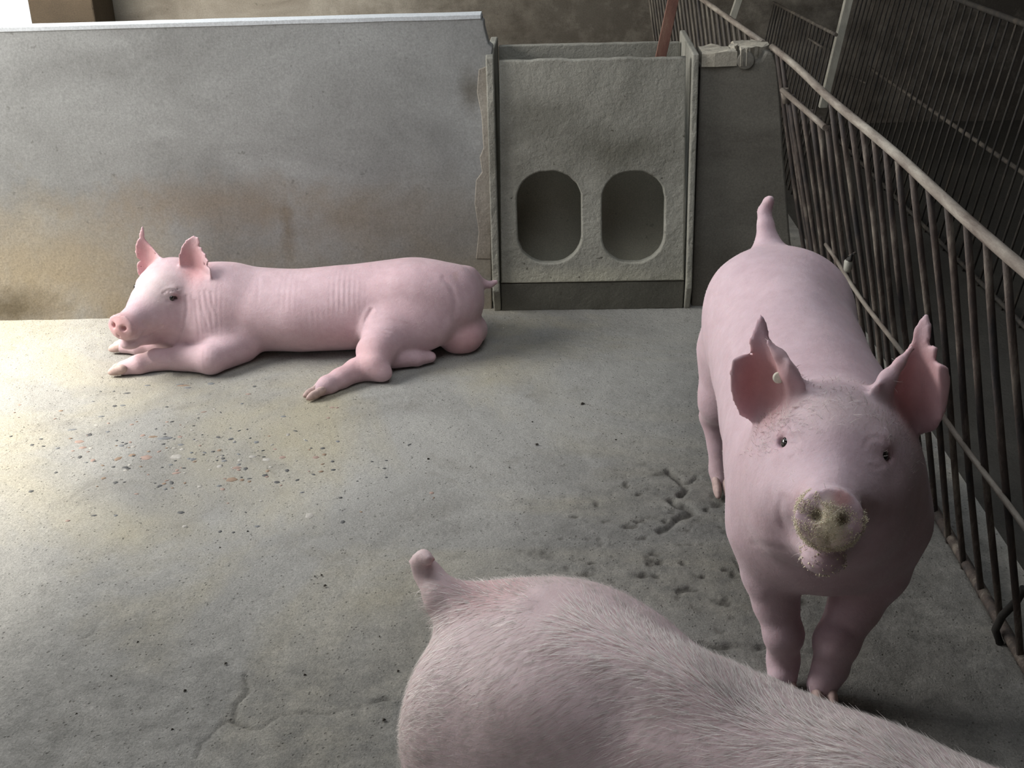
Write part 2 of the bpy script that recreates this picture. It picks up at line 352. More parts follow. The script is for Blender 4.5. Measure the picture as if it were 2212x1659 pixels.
# low wall right of the feeder with broken mortar cap
bm = bmesh.new()
rp = [PY(a, b, 4.42) for a, b in [(1712, 560), (1706, 500), (1700, 420), (1693, 330), (1687, 220), (1680, 140), (1672, 116), (1655, 108)]]
wr_top = .945
wxl = .545
outl = [(wxl, -.01), (rp[0][0] + .05, -.01)] + [(q[0], min(q[2], .965)) for q in rp] + [(.76, wr_top - .01), (.66, wr_top - .025), (wxl, wr_top - .025)]
prism_xz(bm, outl, 4.42, 4.63)
wr = struct(bm_obj('wall_right', bm, M_wallr, bevel=.008))
def cap_piece(pts, z0, z1, seed):
    """broken slab from a plan outline, with a rough upper face"""
    rr = random.Random(seed); P = []
    for i in range(len(pts)):
        a_, b_ = pts[i], pts[(i + 1) % len(pts)]
        for k in range(3): P.append((a_[0] + (b_[0] - a_[0]) * k / 3 + rr.uniform(-.004, .004), a_[1] + (b_[1] - a_[1]) * k / 3 + rr.uniform(-.006, .006)))
    bm = bmesh.new(); f = bm.faces.new([bm.verts.new((x, y, z0)) for x, y in P])
    r_ = bmesh.ops.extrude_face_region(bm, geom=[f]); top = [v for v in r_['geom'] if isinstance(v, bmesh.types.BMVert)]
    for v in top: v.co.z = z1 + rr.uniform(-.006, .004)
    tf = [q for q in r_['geom'] if isinstance(q, bmesh.types.BMFace)]
    bmesh.ops.triangulate(bm, faces=tf); tf = [q for q in bm.faces if all(v.co.z > (z0 + z1) / 2 for v in q.verts)]
    bmesh.ops.subdivide_edges(bm, edges=list({e for q in tf for e in q.edges}), cuts=2, use_grid_fill=True)
    for v in bm.verts:
        if v.co.z > z0 + .006: v.co.z += .006 * float(vnoise(np.array([[v.co.x * 30, v.co.y * 30, seed]]), 3)[0])
    bmesh.ops.triangulate(bm, faces=bm.faces[:])
    return bm_obj('cap_piece', bm, M_cap, wr)
zc0, zc1 = wr_top - .028, wr_top + .022
cap_piece([(.550, 4.408), (.672, 4.412), (.668, 4.45), (.650, 4.50), (.66, 4.55), (.63, 4.60), (.550, 4.59)], zc0, zc1, 1)
cap_piece([(.680, 4.410), (.705, 4.412), (.725, 4.43), (.76, 4.47), (.800, 4.50), (.795, 4.58), (.75, 4.60), (.70, 4.61), (.672, 4.58), (.684, 4.50), (.690, 4.46)], zc0, zc1 + .010, 2)
cap_piece([(.655, 4.50), (.676, 4.47), (.682, 4.50), (.672, 4.56)], zc1 - .01, zc1 + .008, 3)
# round mortar scar
bm = bmesh.new(); cc = PY(1611, 131, 4.417)
bmesh.ops.create_cone(bm, cap_ends=True, segments=22, radius1=.034, radius2=.030, depth=.012, matrix=Matrix.Translation(cc.tolist()) @ Matrix.Rotation(math.pi / 2, 4, 'X'))
tag(bm_obj('mortar_scar', bm, M_wallr, wr, True, .003), 'round mortar scar')

# far building shell
bm = bmesh.new()
box(bm, (-2.83, 7.7, -.02), (6, 7.9, 3.2)); box(bm, (-4.6, 7.7, -.02), (-2.83, 7.9, .45)); box(bm, (-4.6, 7.7, 2.3), (-2.83, 7.9, 3.2)); box(bm, (-4.6, 7.7, .45), (-4.5, 7.9, 2.3))
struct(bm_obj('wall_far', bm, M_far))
bm = bmesh.new(); ca = PY(64, 30, 7.35); cb = PY(204, 30, 7.35)
box(bm, (ca[0], 7.35, -.01), (cb[0], 7.7, 3.05)); struct(bm_obj('trim_1', bm, M_column, bevel=.01))
bm = bmesh.new()                       # left outer wall: sill and lintel round a long opening
box(bm, (-4.6, -3, -.02), (-4.45, 8, .85)); box(bm, (-4.6, -3, 2.45), (-4.45, 8, 3.2))
for y0_, y1_ in ((-3, 1.0), (4.6, 8)): box(bm, (-4.6, y0_, .85), (-4.45, y1_, 2.45))
struct(bm_obj('wall_left', bm, M_wall))
bm = bmesh.new(); box(bm, (6, -3, -.02), (6.2, 8, 3.2)); struct(bm_obj('wall_east', bm, M_far))
bm = bmesh.new(); box(bm, (-1.0, -3.2, -.02), (6.2, -3, 3.2)); box(bm, (-4.6, -3.2, -.02), (-1.0, -3, .9)); struct(bm_obj('wall_front', bm, M_far))
bm = bmesh.new(); box(bm, (-4.7, -3.3, 3.1), (6.3, 8.1, 3.25)); struct(bm_obj('ceiling', bm, M_ceil))

# ------------------------------------------------------------------ feeder
def curve_plate(name, outer, holes, thick, mat, parent, bev=.004):
    """flat plate in local XY from outlines (with holes) extruded by thick, returned as mesh with bevelled rims"""
    cu = bpy.data.curves.new(name + '_c', 'CURVE'); cu.dimensions = '2D'; cu.fill_mode = 'BOTH'; cu.extrude = thick / 2 - bev; cu.bevel_depth = bev; cu.bevel_resolution = 2; cu.offset = -bev
    for pts in [outer] + holes:
        s = cu.splines.new('POLY'); s.points.add(len(pts) - 1); s.use_cyclic_u = True
        for q, (x, y) in zip(s.points, pts): q.co = (x, y, 0, 1)
    tmp = bpy.data.objects.new('tmp', cu); sc.collection.objects.link(tmp)
    dg = bpy.context.evaluated_depsgraph_get(); me = bpy.data.meshes.new_from_object(tmp.evaluated_get(dg))
    bpy.data.objects.remove(tmp); bpy.data.curves.remove(cu); me.name = name
    me.materials.clear(); me.materials.append(mat)
    o = bpy.data.objects.new(name, me); link(o, parent); return o
fd = empty('feeder', (.155, 4.40, 0))
tag(fd, 'concrete hopper feeder with two rounded feeding openings, set between the two wall sections', 'feeder')
FW = Matrix.Identity(4)
fy_t, fy_b = 4.425, 4.372                          # front panel plane at top and bottom
zt = PY(1270, 128, fy_t)[2]; zb = PY(1280, 610, fy_b)[2]
def fpt(px, py):                                   # photo pixel -> (x, z) on the leaning front panel
    y = fy_b
    for _ in range(6):
        q = PY(px, py, y); y = fy_b + (fy_t - fy_b) * (q[2] - zb) / (zt - zb)
    return q
Lp, Rp = fpt(1082, 612)[0], fpt(1478, 610)[0]; Lt, Rt = fpt(1078, 128)[0], fpt(1482, 126)[0]
def rrect(x0, x1, y0, y1, r, n=9, jit=.0015, seed=0):
    rr = random.Random(seed); pts = []
    for cx_, cy_, a0 in ((x1 - r, y1 - r, 0), (x0 + r, y1 - r, 90), (x0 + r, y0 + r, 180), (x1 - r, y0 + r, 270)):
        for k in range(n):
            a = math.radians(a0 + 90 * k / (n - 1)); pts.append((cx_ + r * math.cos(a) + rr.uniform(-jit, jit), cy_ + r * 1.0 * math.sin(a) + rr.uniform(-jit, jit)))
    return pts
slant = math.hypot(zt - zb, fy_t - fy_b); kz = slant / (zt - zb)
def hole(px0, px1, py0, py1, seed):
    a = fpt(px0, (py0 + py1) / 2); b = fpt(px1, (py0 + py1) / 2); u = fpt((px0 + px1) / 2, py0)[2]; d = fpt((px0 + px1) / 2, py1)[2]
    w = b[0] - a[0]
    return rrect(a[0], b[0], (d - zb) * kz, (u - zb) * kz, w * .45, seed=seed)[::-1]
def jag(p, q, n, amp, seed):
    rr = random.Random(seed); return [(p[0] + (q[0] - p[0]) * i / n, p[1] + (q[1] - p[1]) * i / n + (rr.uniform(-amp, amp) if 0 < i < n else 0)) for i in range(n)]
outer = [(Lp, 0), (Rp, 0)] + jag((Rt, slant), (Lt, slant), 24, .003, 4) + [(Lt, slant)]
plate = curve_plate('front_panel', outer, [hole(1117, 1256, 371, 570, 1), hole(1300, 1435, 371, 569, 2)], .045, M_feeder, fd, .006)
ang = math.atan2(zt - zb, fy_t - fy_b)
plate.matrix_parent_inverse = Matrix.Identity(4)
plate.matrix_world = Matrix.Translation((0, fy_b + .0225, zb)) @ Matrix.Rotation(ang, 4, 'X')
plate.location = plate.location
def world_child(o, parent=fd):
    o.location = Vector(o.location) - parent.location
bpy.context.view_layer.update()
plate.matrix_world = Matrix.Translation((0, fy_b + .0225, zb)) @ Matrix.Rotation(ang, 4, 'X')
# slabs
yb = 4.86
def slab(name, pts_yz, x0, x1, mat=M_feeder, lab=None):
    bm = bmesh.new(); a = [bm.verts.new((x0, y, z)) for y, z in pts_yz]; b = [bm.verts.new((x1, y, z)) for y, z in pts_yz]; n = len(a)
    bm.faces.new(a); bm.faces.new(b[::-1])
    for i in range(n): bm.faces.new((a[i], b[i], b[(i + 1) % n], a[(i + 1) % n]))
    bmesh.ops.subdivide_edges(bm, edges=[e for e in bm.edges if e.calc_length() > .3], cuts=9)
    for v in bm.verts: v.co.y += random.uniform(-.0018, .0018)
    o = bm_obj(name, bm, mat, fd, bevel=.005); world_child(o); 
    if lab: o['label'] = lab
    return o
zs = PY(1064, 94, 4.40)[2]
slab('side_panel', [(4.400, 0), (4.350, .10), (4.372, .5), (4.398, .965), (4.43, .975), (4.47, .985), (yb, .975), (yb + .02, 0)], Lp - .032, Lp - .004)
slab('side_panel', [(4.400, 0), (4.350, .10), (4.372, .5), (4.398, .965), (yb, .985), (yb + .02, 0)], Rp + .005, Rp + .028)
yb2 = PZ(1270, 95, .95)[1]
bm = bmesh.new(); box(bm, (Lp, yb2, .0), (Rp, yb2 + .035, .95))
bmesh.ops.subdivide_edges(bm, edges=[e for e in bm.edges if e.calc_length() > .5], cuts=14)
for v in bm.verts: v.co.z += random.uniform(-.0015, .0015) if v.co.z > .5 else 0
o = bm_obj('back_panel', bm, M_feeder, fd, bevel=.004); world_child(o)
# kick board under the openings, leaning back
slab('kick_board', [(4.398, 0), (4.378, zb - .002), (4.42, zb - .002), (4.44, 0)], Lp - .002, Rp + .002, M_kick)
# curved trough inside
prof = [(4.40, .10), (4.42, .085), (4.47, .085), (4.53, .11), (4.58, .16), (4.61, .22), (4.62, .27), (4.625, .36), (4.66, .46), (4.74, .60), (yb2 + .01, .86)]
bm = bmesh.new(); cols = []
for i in range(29):
    x = Lp + (Rp - Lp) * i / 28
    cols.append([bm.verts.new((x, y + .004 * math.sin(x * 31 + z * 9), z)) for y, z in prof])
for a, b in zip(cols[:-1], cols[1:]):
    for k in range(len(prof) - 1): bm.faces.new((a[k], b[k], b[k + 1], a[k + 1]))
bmesh.ops.solidify(bm, geom=bm.faces[:], thickness=.02)
o = bm_obj('trough', bm, M_feedin, fd, True); world_child(o)
# rusty flat bar standing in the hopper
p0 = np.array([PZ(1427, 126, .93)[0], 4.60, .55]); a = PY(1427, 124, 4.60); b_ = PY(1456, -8, 4.60); dirv = (b_ - a) / np.linalg.norm(b_ - a)
bm = bmesh.new(); A0 = a - dirv * .35; A1 = a + dirv * .72; wv = np.cross(dirv, [0, 1, 0]); wv /= np.linalg.norm(wv); hw = .020
vs = []
for P_ in (A0, A1):
    for s, ty in ((-1, -1), (1, -1), (1, 1), (-1, 1)): vs.append(bm.verts.new((P_ + wv * hw * s + np.array([0, ty * .006, 0])).tolist()))
for f in ((0, 1, 2, 3), (4, 5, 6, 7), (0, 1, 5, 4), (1, 2, 6, 5), (2, 3, 7, 6), (3, 0, 4, 7)): bm.faces.new([vs[i] for i in f])
tag(bm_obj('iron_bar', bm, M_rust, bevel=.002), 'flat rusty reddish iron bar standing slanted in the feeder hopper', 'bar')

# ------------------------------------------------------------------ pen fence on the right
XT, XB, ZT = .805, 1.010, .974
def fx(z): return XB + (XT - XB) * z / ZT
fence = empty('bar_fence', (XB, 3.0, 0)); tag(fence, 'rusty pen fence of upright round bars along the right side, beside the standing pig', 'fence')
def fpart(name, pts, r, mat, n=10, lab=None, par=fence):
    o = tube(name, [np.asarray(p) - np.array(par.location) for p in pts], r, mat, par, n)
    if lab: o['label'] = lab
    return o
ytop = [4.35, 4.29] ; 
wig = lambda y: .004 * math.sin(y * 5)
ys = np.linspace(1.1, 4.46, 26)
fpart('top_rail', [(XT + wig(y), y, ZT) for y in ys], .0118, M_rail, 14)
fpart('bottom_rail', [(XB, y, .018) for y in np.linspace(1.1, 4.4, 12)], .013, M_bar)
zm = .42
fpart('middle_rail', [(fx(zm) - .012, y, zm + .006 * math.sin(y * 7)) for y in np.linspace(1.1, 3.85, 30)], .0065, M_rail)
tops = [4.40, 4.29] + [3.49 - .120 * k for k in range(0, 20)]
short = [4.235, 4.146, 4.0, 3.862, 3.741, 3.605]
sr0 = PY(1690, 195, 4.24); sr1 = PY(1783, 276, 3.58); zsr0, zsr1 = sr0[2], sr1[2]
for y in tops:
    j = random.uniform(-.004, .004)
    fpart('bar', [(fx(z) + .003 * math.sin(z * 6 + y * 9), y + j + .02 * (1 - z / ZT) * math.sin(y * 3), z) for z in (0.0, .15, .33, .5, .7, .85, ZT - .006)], .0080, M_bar, 8)
for k, y in enumerate(short):
    zz = zsr0 + (zsr1 - zsr0) * (4.24 - y) / (4.24 - 3.58)
    fpart('bar', [(fx(z) + .003 * math.sin(z * 6 + y * 9), y, z) for z in (0.0, .25, .5, zz * .85, zz)], .0085, M_bar, 8)
fpart('short_rail', [sr0, sr0 * .5 + sr1 * .5, sr1], .0095, M_rail, 10, 'short pale rail below the top rail')
fpart('socket', [PY(1694, 192, 4.235), PY(1699, 222, 4.235)], .014, M_rail, 10)
# iron hook at the near foot of the fence
fpart('brace', [PZ(2160, 1390, .0), PZ(2150, 1360, .03), PZ(2165, 1330, .08), PZ(2195, 1300, .13), PZ(2212, 1270, .17)], .009, M_dark, 8, 'bent black iron brace')
# drinker nipple
dr = empty('drinker', PY(1832, 572, 3.45).tolist()); tag(dr, 'small pale nipple drinker clipped low on the fence behind the standing pig', 'drinker')
dz = np.array([0, 0, .022])
tube('body', [-dz, -dz * .6, dz * .5, dz * .7], [.008, .013, .013, .010], M_post, dr, 12)
tube('nozzle', [dz * .6, dz * .9 + np.array([.002, -.006, 0]), dz * 1.7 + np.array([.008, -.012, 0])], [.009, .009, .005], M_dark, dr, 10)
tube('nozzle_clip', [dz * 1.2 + np.array([.0, .0, 0]), dz * 1.2 + np.array([.02, 0, .012])], .004, M_bar, dr, 8)

# fence of the next pen, behind the walls
f2 = empty('bar_fence', (.75, 5.5, 0)); tag(f2, 'thin barred fence of the pen behind, seen above the broken low wall', 'fence')
a = PY(1649, 93, 4.62); b = PY(1519, 0, 5.75); dr_ = (b - a) / (b[1] - a[1])
rail2 = lambda y: a + dr_ * (y - a[1])
fpart('top_rail', [rail2(y) for y in np.linspace(4.62, 7.6, 8)], .0115, M_rail, 12, par=f2)
for k in range(27):
    y = 4.70 + k * .108; q = rail2(y)
    fpart('bar', [(q[0] + .16, y, 0), (q[0] + .09, y, .45), (q[0], y, q[2])], .0075, M_thin, 6, par=f2)
fpart('lower_rail', [(rail2(y)[0] + .1, y, .4) for y in (4.7, 6.2, 7.6)], .008, M_thin, 8, par=f2)
# far fence across the passage
f3 = empty('bar_fence', (1.85, 6.0, 0)); tag(f3, 'dark leaning fence of very thin bars across the passage at upper right', 'fence')
XF = lambda z: 1.90 + (z - .955) * .20
fpart('top_rail', [(XF(.957), y, .957) for y in np.linspace(3.6, 7.6, 9)], .013, M_thin3, 10, par=f3)
fpart('middle_rail', [(XF(.42) + .08, y, .425) for y in np.linspace(3.6, 7.25, 9)], .010, M_thin, 10, par=f3)
fpart('bottom_rail', [(XF(.02), y, .02) for y in np.linspace(3.6, 7.6, 5)], .010, M_thin3, 8, par=f3)
for k in range(44):
    y = 3.62 + k * .092
    fpart('bar', [(XF(0), y - .02, .0), (XF(.5), y, .5), (XF(.957), y + .01, .957)], .0052, M_thin3, 6, par=f3)
def PX(px, py, x): d = onray(px, py); return CAM + d * x / d[0]
fpart('patch_rod', [PX(1835, 164, 1.80), PX(1876, 182, 1.80)], .006, M_thin, 8, par=f3)
f4 = empty('bar_fence', (1.3, 6.6, 0)); tag(f4, 'dark fence of very thin bars left of the long pale slanted post', 'fence')
ra, rb = PX(1660, 0, 1.36), PX(1732, 37, 1.36); dd4 = (rb - ra) / (rb[1] - ra[1]); r4 = lambda y: ra + dd4 * (y - ra[1])
fpart('top_rail', [r4(y) for y in (5.9, 6.8, 7.6)], .009, M_thin, 8, par=f4)
for k in range(20):
    y = 5.95 + k * .086; q = r4(y); fpart('bar', [(q[0] - .13, y, 0), (q[0] - .065, y, q[2] * .5), q], .0050, M_thin3, 6, par=f4)
fpart('patch_rod', [PX(1748, 84, 1.30), PX(1776, 102, 1.30)], .006, M_thin, 8, par=f4)
def post(p0, p1, y, w, lab):
    A = PY(*p0, y); B = PY(*p1, y); d = (A - B); A2 = B + d * 1.9; bm = bmesh.new(); vs = []
    for P_ in (B, A2):
        for s, ty in ((-1, -1), (1, -1), (1, 1), (-1, 1)): vs.append(bm.verts.new((P_[0] + s * w, P_[1] + ty * .02, P_[2])))
    for f in ((0, 1, 2, 3), (4, 5, 6, 7), (0, 1, 5, 4), (1, 2, 6, 5), (2, 3, 7, 6), (3, 0, 4, 7)): bm.faces.new([vs[i] for i in f])
    tag(bm_obj('post', bm, M_post, bevel=.003), lab, 'post')
post((1833, 0), (1777, 232), 6.6, .021, 'long pale slanted post rising behind the pen fence at upper right')
post((1597, -5), (1582, 40), 7.2, .020, 'short visible pale post behind the rail of the thin barred fence')

# ------------------------------------------------------------------ implicit-surface modelling for the animals
class Field:
    def __init__(s, lo, hi, h):
        s.lo = np.array(lo, float); s.h = h; s.n = np.ceil((np.array(hi) - s.lo) / h).astype(int) + 1
        s.F = np.full(s.n, 1.0, np.float32)
    def _sub(s, lo, hi, pad):
        a = np.clip(np.floor((lo - pad - s.lo) / s.h).astype(int), 0, s.n); b = np.clip(np.ceil((hi + pad - s.lo) / s.h).astype(int) + 1, 0, s.n)
        if np.any(b <= a): return None
        ax = [s.lo[i] + np.arange(a[i], b[i]) * s.h for i in range(3)]
        P = np.stack(np.meshgrid(*ax, indexing='ij'), -1).astype(np.float32)
        return (slice(a[0], b[0]), slice(a[1], b[1]), slice(a[2], b[2])), P
    def apply(s, lo, hi, f, k, mode):
        r = s._sub(np.asarray(lo, float), np.asarray(hi, float), k + 3 * s.h)
        if r is None: return
        sl, P = r; d = f(P).astype(np.float32); A = s.F[sl]
        if mode == 'add':
            h = np.maximum(k - np.abs(A - d), 0) / max(k, 1e-6); s.F[sl] = np.minimum(A, d) - h * h * k * .25
        else:
            d = -d; h = np.maximum(k - np.abs(A - d), 0) / max(k, 1e-6); s.F[sl] = np.maximum(A, d) + h * h * k * .25
    def ell(s, c, r, k=.03, R=None, mode='add'):
        c = np.asarray(c, float); r = np.asarray(r, float); m = r.max() if R is not None else r
        def f(P):
            q = P - c
            if R is not None: q = q @ R           # columns of R = local axes in world
            k0 = np.linalg.norm(q / r, axis=-1); k1 = np.linalg.norm(q / (r * r), axis=-1) + 1e-9
            return k0 * (k0 - 1) / k1
        s.apply(c - m, c + m, f, k, mode)
    def cone(s, a, b, ra, rb, k=.02, mode='add'):
        a = np.asarray(a, float); b = np.asarray(b, float); m = max(ra, rb); ab = b - a; L = ab @ ab + 1e-12
        def f(P):
            t_ = np.clip(((P - a) @ ab) / L, 0, 1); t2 = t_
            return np.linalg.norm(P - a - t_[..., None] * ab, axis=-1) - (ra + (rb - ra) * t2)
        s.apply(np.minimum(a, b) - m, np.maximum(a, b) + m, f, k, mode)
    def chain(s, pts, rs, k=.02, kj=None, mode='add'):
        for i in range(len(pts) - 1): s.cone(pts[i], pts[i + 1], rs[i], rs[i + 1], k if i == 0 else (kj or .008), mode)
    def cloud(s, pts, rad, k=.008):
        pts = np.asarray(pts, np.float32); rad = np.asarray(rad, np.float32)
        def f(P):
            sh = P.shape[:3]; Q = P.reshape(-1, 3); out = np.full(len(Q), 1., np.float32)
            cell = .03                                            # bin points into blocks
            key = np.floor(Q / cell).astype(int); u, inv = np.unique(key, axis=0, return_inverse=True); inv = inv.ravel()
            order = np.argsort(inv, kind='stable'); st = np.searchsorted(inv[order], np.arange(len(u) + 1))
            for i, kk in enumerate(u):
                c = (kk + .5) * cell; near = np.linalg.norm(pts - c, axis=1) < cell * .87 + k + .025
                if not near.any(): continue
                ids = order[st[i]:st[i + 1]]; d = np.linalg.norm(Q[ids][:, None] - pts[near][None], axis=2) - rad[near][None]
                out[ids] = d.min(1)
            return out.reshape(sh)
        m = rad.max(); s.apply(pts.min(0) - m, pts.max(0) + m, f, k, 'add')
    def mesh(s, smooth=2):
        F = s.F; S = F < 0; n = s.n
        cnt = np.zeros(n - 1, np.int8)
        for dx in (0, 1):
            for dy in (0, 1):
                for dz in (0, 1): cnt += S[dx:n[0] - 1 + dx, dy:n[1] - 1 + dy, dz:n[2] - 1 + dz]
        act = (cnt > 0) & (cnt < 8); I = np.argwhere(act); ids = np.full(n - 1, -1, np.int32); ids[act] = np.arange(len(I))
        cor = [(i, j, k) for i in (0, 1) for j in (0, 1) for k in (0, 1)]
        val = {c: F[I[:, 0] + c[0], I[:, 1] + c[1], I[:, 2] + c[2]] for c in cor}
        acc = np.zeros((len(I), 3)); w = np.zeros(len(I))
        for c in cor:
            for ax in range(3):
                if c[ax]: continue
                d = list(c); d[ax] = 1; d = tuple(d); A = val[c]; B = val[d]; m = (A < 0) != (B < 0)
                t_ = np.where(m, A / np.where(m, A - B, 1), 0); pos = np.zeros((len(I), 3)); pos[:] = c; pos[:, ax] = t_
                acc += pos * m[:, None]; w += m
        V = s.lo + (I + acc / w[:, None]) * s.h; faces = []
        for ax in range(3):
            o1, o2 = (ax + 1) % 3, (ax + 2) % 3
            sl0 = [slice(None)] * 3; sl1 = [slice(None)] * 3; sl0[ax] = slice(0, n[ax] - 1); sl1[ax] = slice(1, n[ax])
            a = S[tuple(sl0)]; b = S[tuple(sl1)]; E_ = np.argwhere(a != b)
            ok = (E_[:, o1] > 0) & (E_[:, o2] > 0) & (E_[:, o1] < n[o1] - 1) & (E_[:, o2] < n[o2] - 1); E_ = E_[ok]
            inside = a[E_[:, 0], E_[:, 1], E_[:, 2]]
            def cid(d1, d2):
                q = E_.copy(); q[:, o1] -= d1; q[:, o2] -= d2; return ids[q[:, 0], q[:, 1], q[:, 2]]
            q = np.stack([cid(1, 1), cid(0, 1), cid(0, 0), cid(1, 0)], 1); q[~inside] = q[~inside][:, ::-1]; faces.append(q)
        Fc = np.vstack(faces)
        for _ in range(smooth):
            e = np.concatenate([Fc[:, [0, 1]], Fc[:, [1, 2]], Fc[:, [2, 3]], Fc[:, [3, 0]]]); nb = np.zeros_like(V)
            deg = np.bincount(e[:, 0], minlength=len(V)) + np.bincount(e[:, 1], minlength=len(V))
            for k in range(3): nb[:, k] = np.bincount(e[:, 0], V[e[:, 1], k], len(V)) + np.bincount(e[:, 1], V[e[:, 0], k], len(V))
            V = V * .5 + nb / np.maximum(deg, 1)[:, None] * .5
        return V, Fc

def grooves(V, lines, cond=None):
    """press shallow skin creases into the surface"""
    d = V - CAM; z = d @ FWD; px = np.stack([FX / 2 + FOC * (d @ RGT) / z, FY / 2 - FOC * (d @ UPV) / z], 1); out = V.copy()
    m = np.ones(len(V), bool) if cond is None else cond(V)
    for pts, wid, dep in lines:
        P = np.array(pts, float); best = np.full(len(V), 1e9)
        for a, b in zip(P[:-1], P[1:]):
            ab = b - a; t_ = np.clip(((px - a) @ ab) / (ab @ ab), 0, 1); best = np.minimum(best, np.linalg.norm(px - a - t_[:, None] * ab, axis=1))
        w = np.exp(-(best / wid) ** 2) - .45 * np.exp(-((best - wid * 2.2) / (wid * 1.2)) ** 2)
        out += (d / np.linalg.norm(d, axis=1)[:, None]) * (w * dep * .55 * m)[:, None]
    return out
class Frame:                                        # local -> world frame for heads
    def __init__(s, o, fwd, up, sc_):
        f = np.asarray(fwd, float); f /= np.linalg.norm(f); l = np.cross(up, f); l /= np.linalg.norm(l); u = np.cross(f, l)
        s.R = np.stack([f, l, u], 1); s.o = np.asarray(o, float); s.s = sc_
    def __call__(s, p): return s.o + s.R @ (np.asarray(p, float) * s.s)
def head(F, H, dish=0.0):
    s = H.s; E_ = lambda c, r, k=.03, mode='add', tilt=None: F.ell(H(c), np.array(r) * s, k * s, H.R if tilt is None else H.R @ tilt, mode)
    def rotY(d): a = math.radians(d); return np.array([[math.cos(a), 0, math.sin(a)], [0, 1, 0], [-math.sin(a), 0, math.cos(a)]])
    def rotZ(d): a = math.radians(d); return np.array([[math.cos(a), -math.sin(a), 0], [math.sin(a), math.cos(a), 0], [0, 0, 1]])
    E_((-.045, 0, .005), (.12, .088, .095), .05)
    E_((-.075, 0, .055), (.075, .078, .050), .05)
    E_((.02, 0, .025), (.075, .062, .045), .04, 'add', rotY(25))
    for y in (-1, 1):
        E_((-.055, y * .060, -.070), (.100, .056, .082), .05)
        E_((.045, y * .048, -.045), (.070, .040, .045), .04, 'add', rotZ(-y * 14))
        E_((.020, y * .060, .050), (.032, .018, .012), .018, 'add', rotY(20))        # brow
        E_((.037, y * .060, .003), (.026, .017, .011), .018)                          # lower lid
    F.cone(H((.03, 0, -.020)), H((.185, 0, -.054)), .064 * s, .042 * s, .035 * s)
    F.cone(H((-.03, 0, -.108)), H((.145, 0, -.112)), .058 * s, .028 * s, .03 * s)
    E_((.165, 0, -.080), (.035, .040, .022), .012)                                    # upper lip
    E_((.158, 0, -.121), (.038, .031, .021), .012)                                    # chin tip
    E_((.196, 0, -.052), (.020, .047, .042), .014)                                    # disc
    E_((.210, 0, -.050), (.0085, .049, .043), .006)
    for y in (-1, 1):
        E_((.219, y * .0185, -.048), (.016, .0085, .0095), .004, 'sub')
        F.chain([H((.192, y * .012, -.104)), H((.172, y * .030, -.102)), H((.140, y * .042, -.096)), H((.100, y * .056, -.086))], [.0045 * s, .005 * s, .005 * s, .003 * s], .006 * s, .006 * s, 'sub')
        F.chain([H((.150, y * .047, -.040)), H((.135, y * .052, -.060)), H((.122, y * .056, -.070))], [.0025 * s, .002 * s, .001 * s], .014 * s, .01, 'sub')
        E_((.034, y * .074, .026), (.013, .011, .0075), .006, 'sub')
        F.chain([H((.000, y * .078, .046)), H((.022, y * .076, .054)), H((.048, y * .064, .046))], [.002 * s] * 3, .007 * s, .006, 'sub')
    E_((.222, 0, -.082), (.010, .003, .010), .004, 'sub')
def ear(F, poly, depth, rad=.0042, step=3.2, k=.014, notch=None):
    poly = np.array(poly, float); x0, y0 = poly.min(0); x1, y1 = poly.max(0)
    gx, gy = np.meshgrid(np.arange(x0, x1, step), np.arange(y0, y1, step)); q = np.stack([gx.ravel(), gy.ravel()], 1)
    ins = np.zeros(len(q), bool); n = len(poly)
    for i in range(n):
        a, b = poly[i], poly[(i + 1) % n]; c = ((a[1] > q[:, 1]) != (b[1] > q[:, 1])); xx = a[0] + (q[:, 1] - a[1]) * (b[0] - a[0]) / (b[1] - a[1] + 1e-9); ins ^= c & (q[:, 0] < xx)
    q = q[ins]
    dense = []                                       # rim points keep the traced edge crisp
    for i in range(n):
        a, b = poly[i], poly[(i + 1) % n]; m = max(2, int(np.linalg.norm(b - a) / step)); dense += [a + (b - a) * j / m for j in range(m)]
    q = np.vstack([q, np.array(dense)])
    P = np.array([PY(a, b, depth(a, b)) for a, b in q]); F.cloud(P, np.full(len(P), rad), k); return P
def paint(o, base, spots, amp=.05):
    spots = [(a_, b_, tuple(np.array(c_) * ((.78, .84, .92) if not (len(c_) and c_ is CR) else (1, 1, 1))), *r_) for a_, b_, c_, *r_ in spots]
    me = o.data; V = np.empty(len(me.vertices) * 3, np.float32); me.vertices.foreach_get('co', V); V = V.reshape(-1, 3)
    c = np.tile(np.array(base, float), (len(V), 1)); Wd = V + np.array(o.location) + (np.array(o.parent.location) if o.parent else 0)
    n1 = fbm(Wd, 5, 3, 77)[:, None]; c *= 1 + amp * n1 * np.array([.4, 1, 1])
    for ctr, r, col, amt, *ns in spots:
        d = np.linalg.norm((Wd - np.asarray(ctr)) / np.asarray(r), axis=1)
        w = np.clip(1.25 - d, 0, 1); w = w * w * (3 - 2 * w)
        if ns and ns[0]: w = w * np.clip(.5 + ns[0] * fbm(Wd, ns[1], 3, 13), 0, 1)
        c = c * (1 - (w * amt)[:, None]) + np.array(col) * (w * amt)[:, None]
    a = me.color_attributes.new('Col', 'FLOAT_COLOR', 'POINT'); a.data.foreach_set('color', np.hstack([np.clip(c, 0, 1), np.ones((len(c), 1))]).astype(np.float32).ravel())
def vdata(o):
    me = o.data; n = len(me.vertices); V = np.empty(n * 3, np.float32); me.vertices.foreach_get('co', V); Nn = np.empty(n * 3, np.float32); me.vertices.foreach_get('normal', Nn); return V.reshape(-1, 3), Nn.reshape(-1, 3)
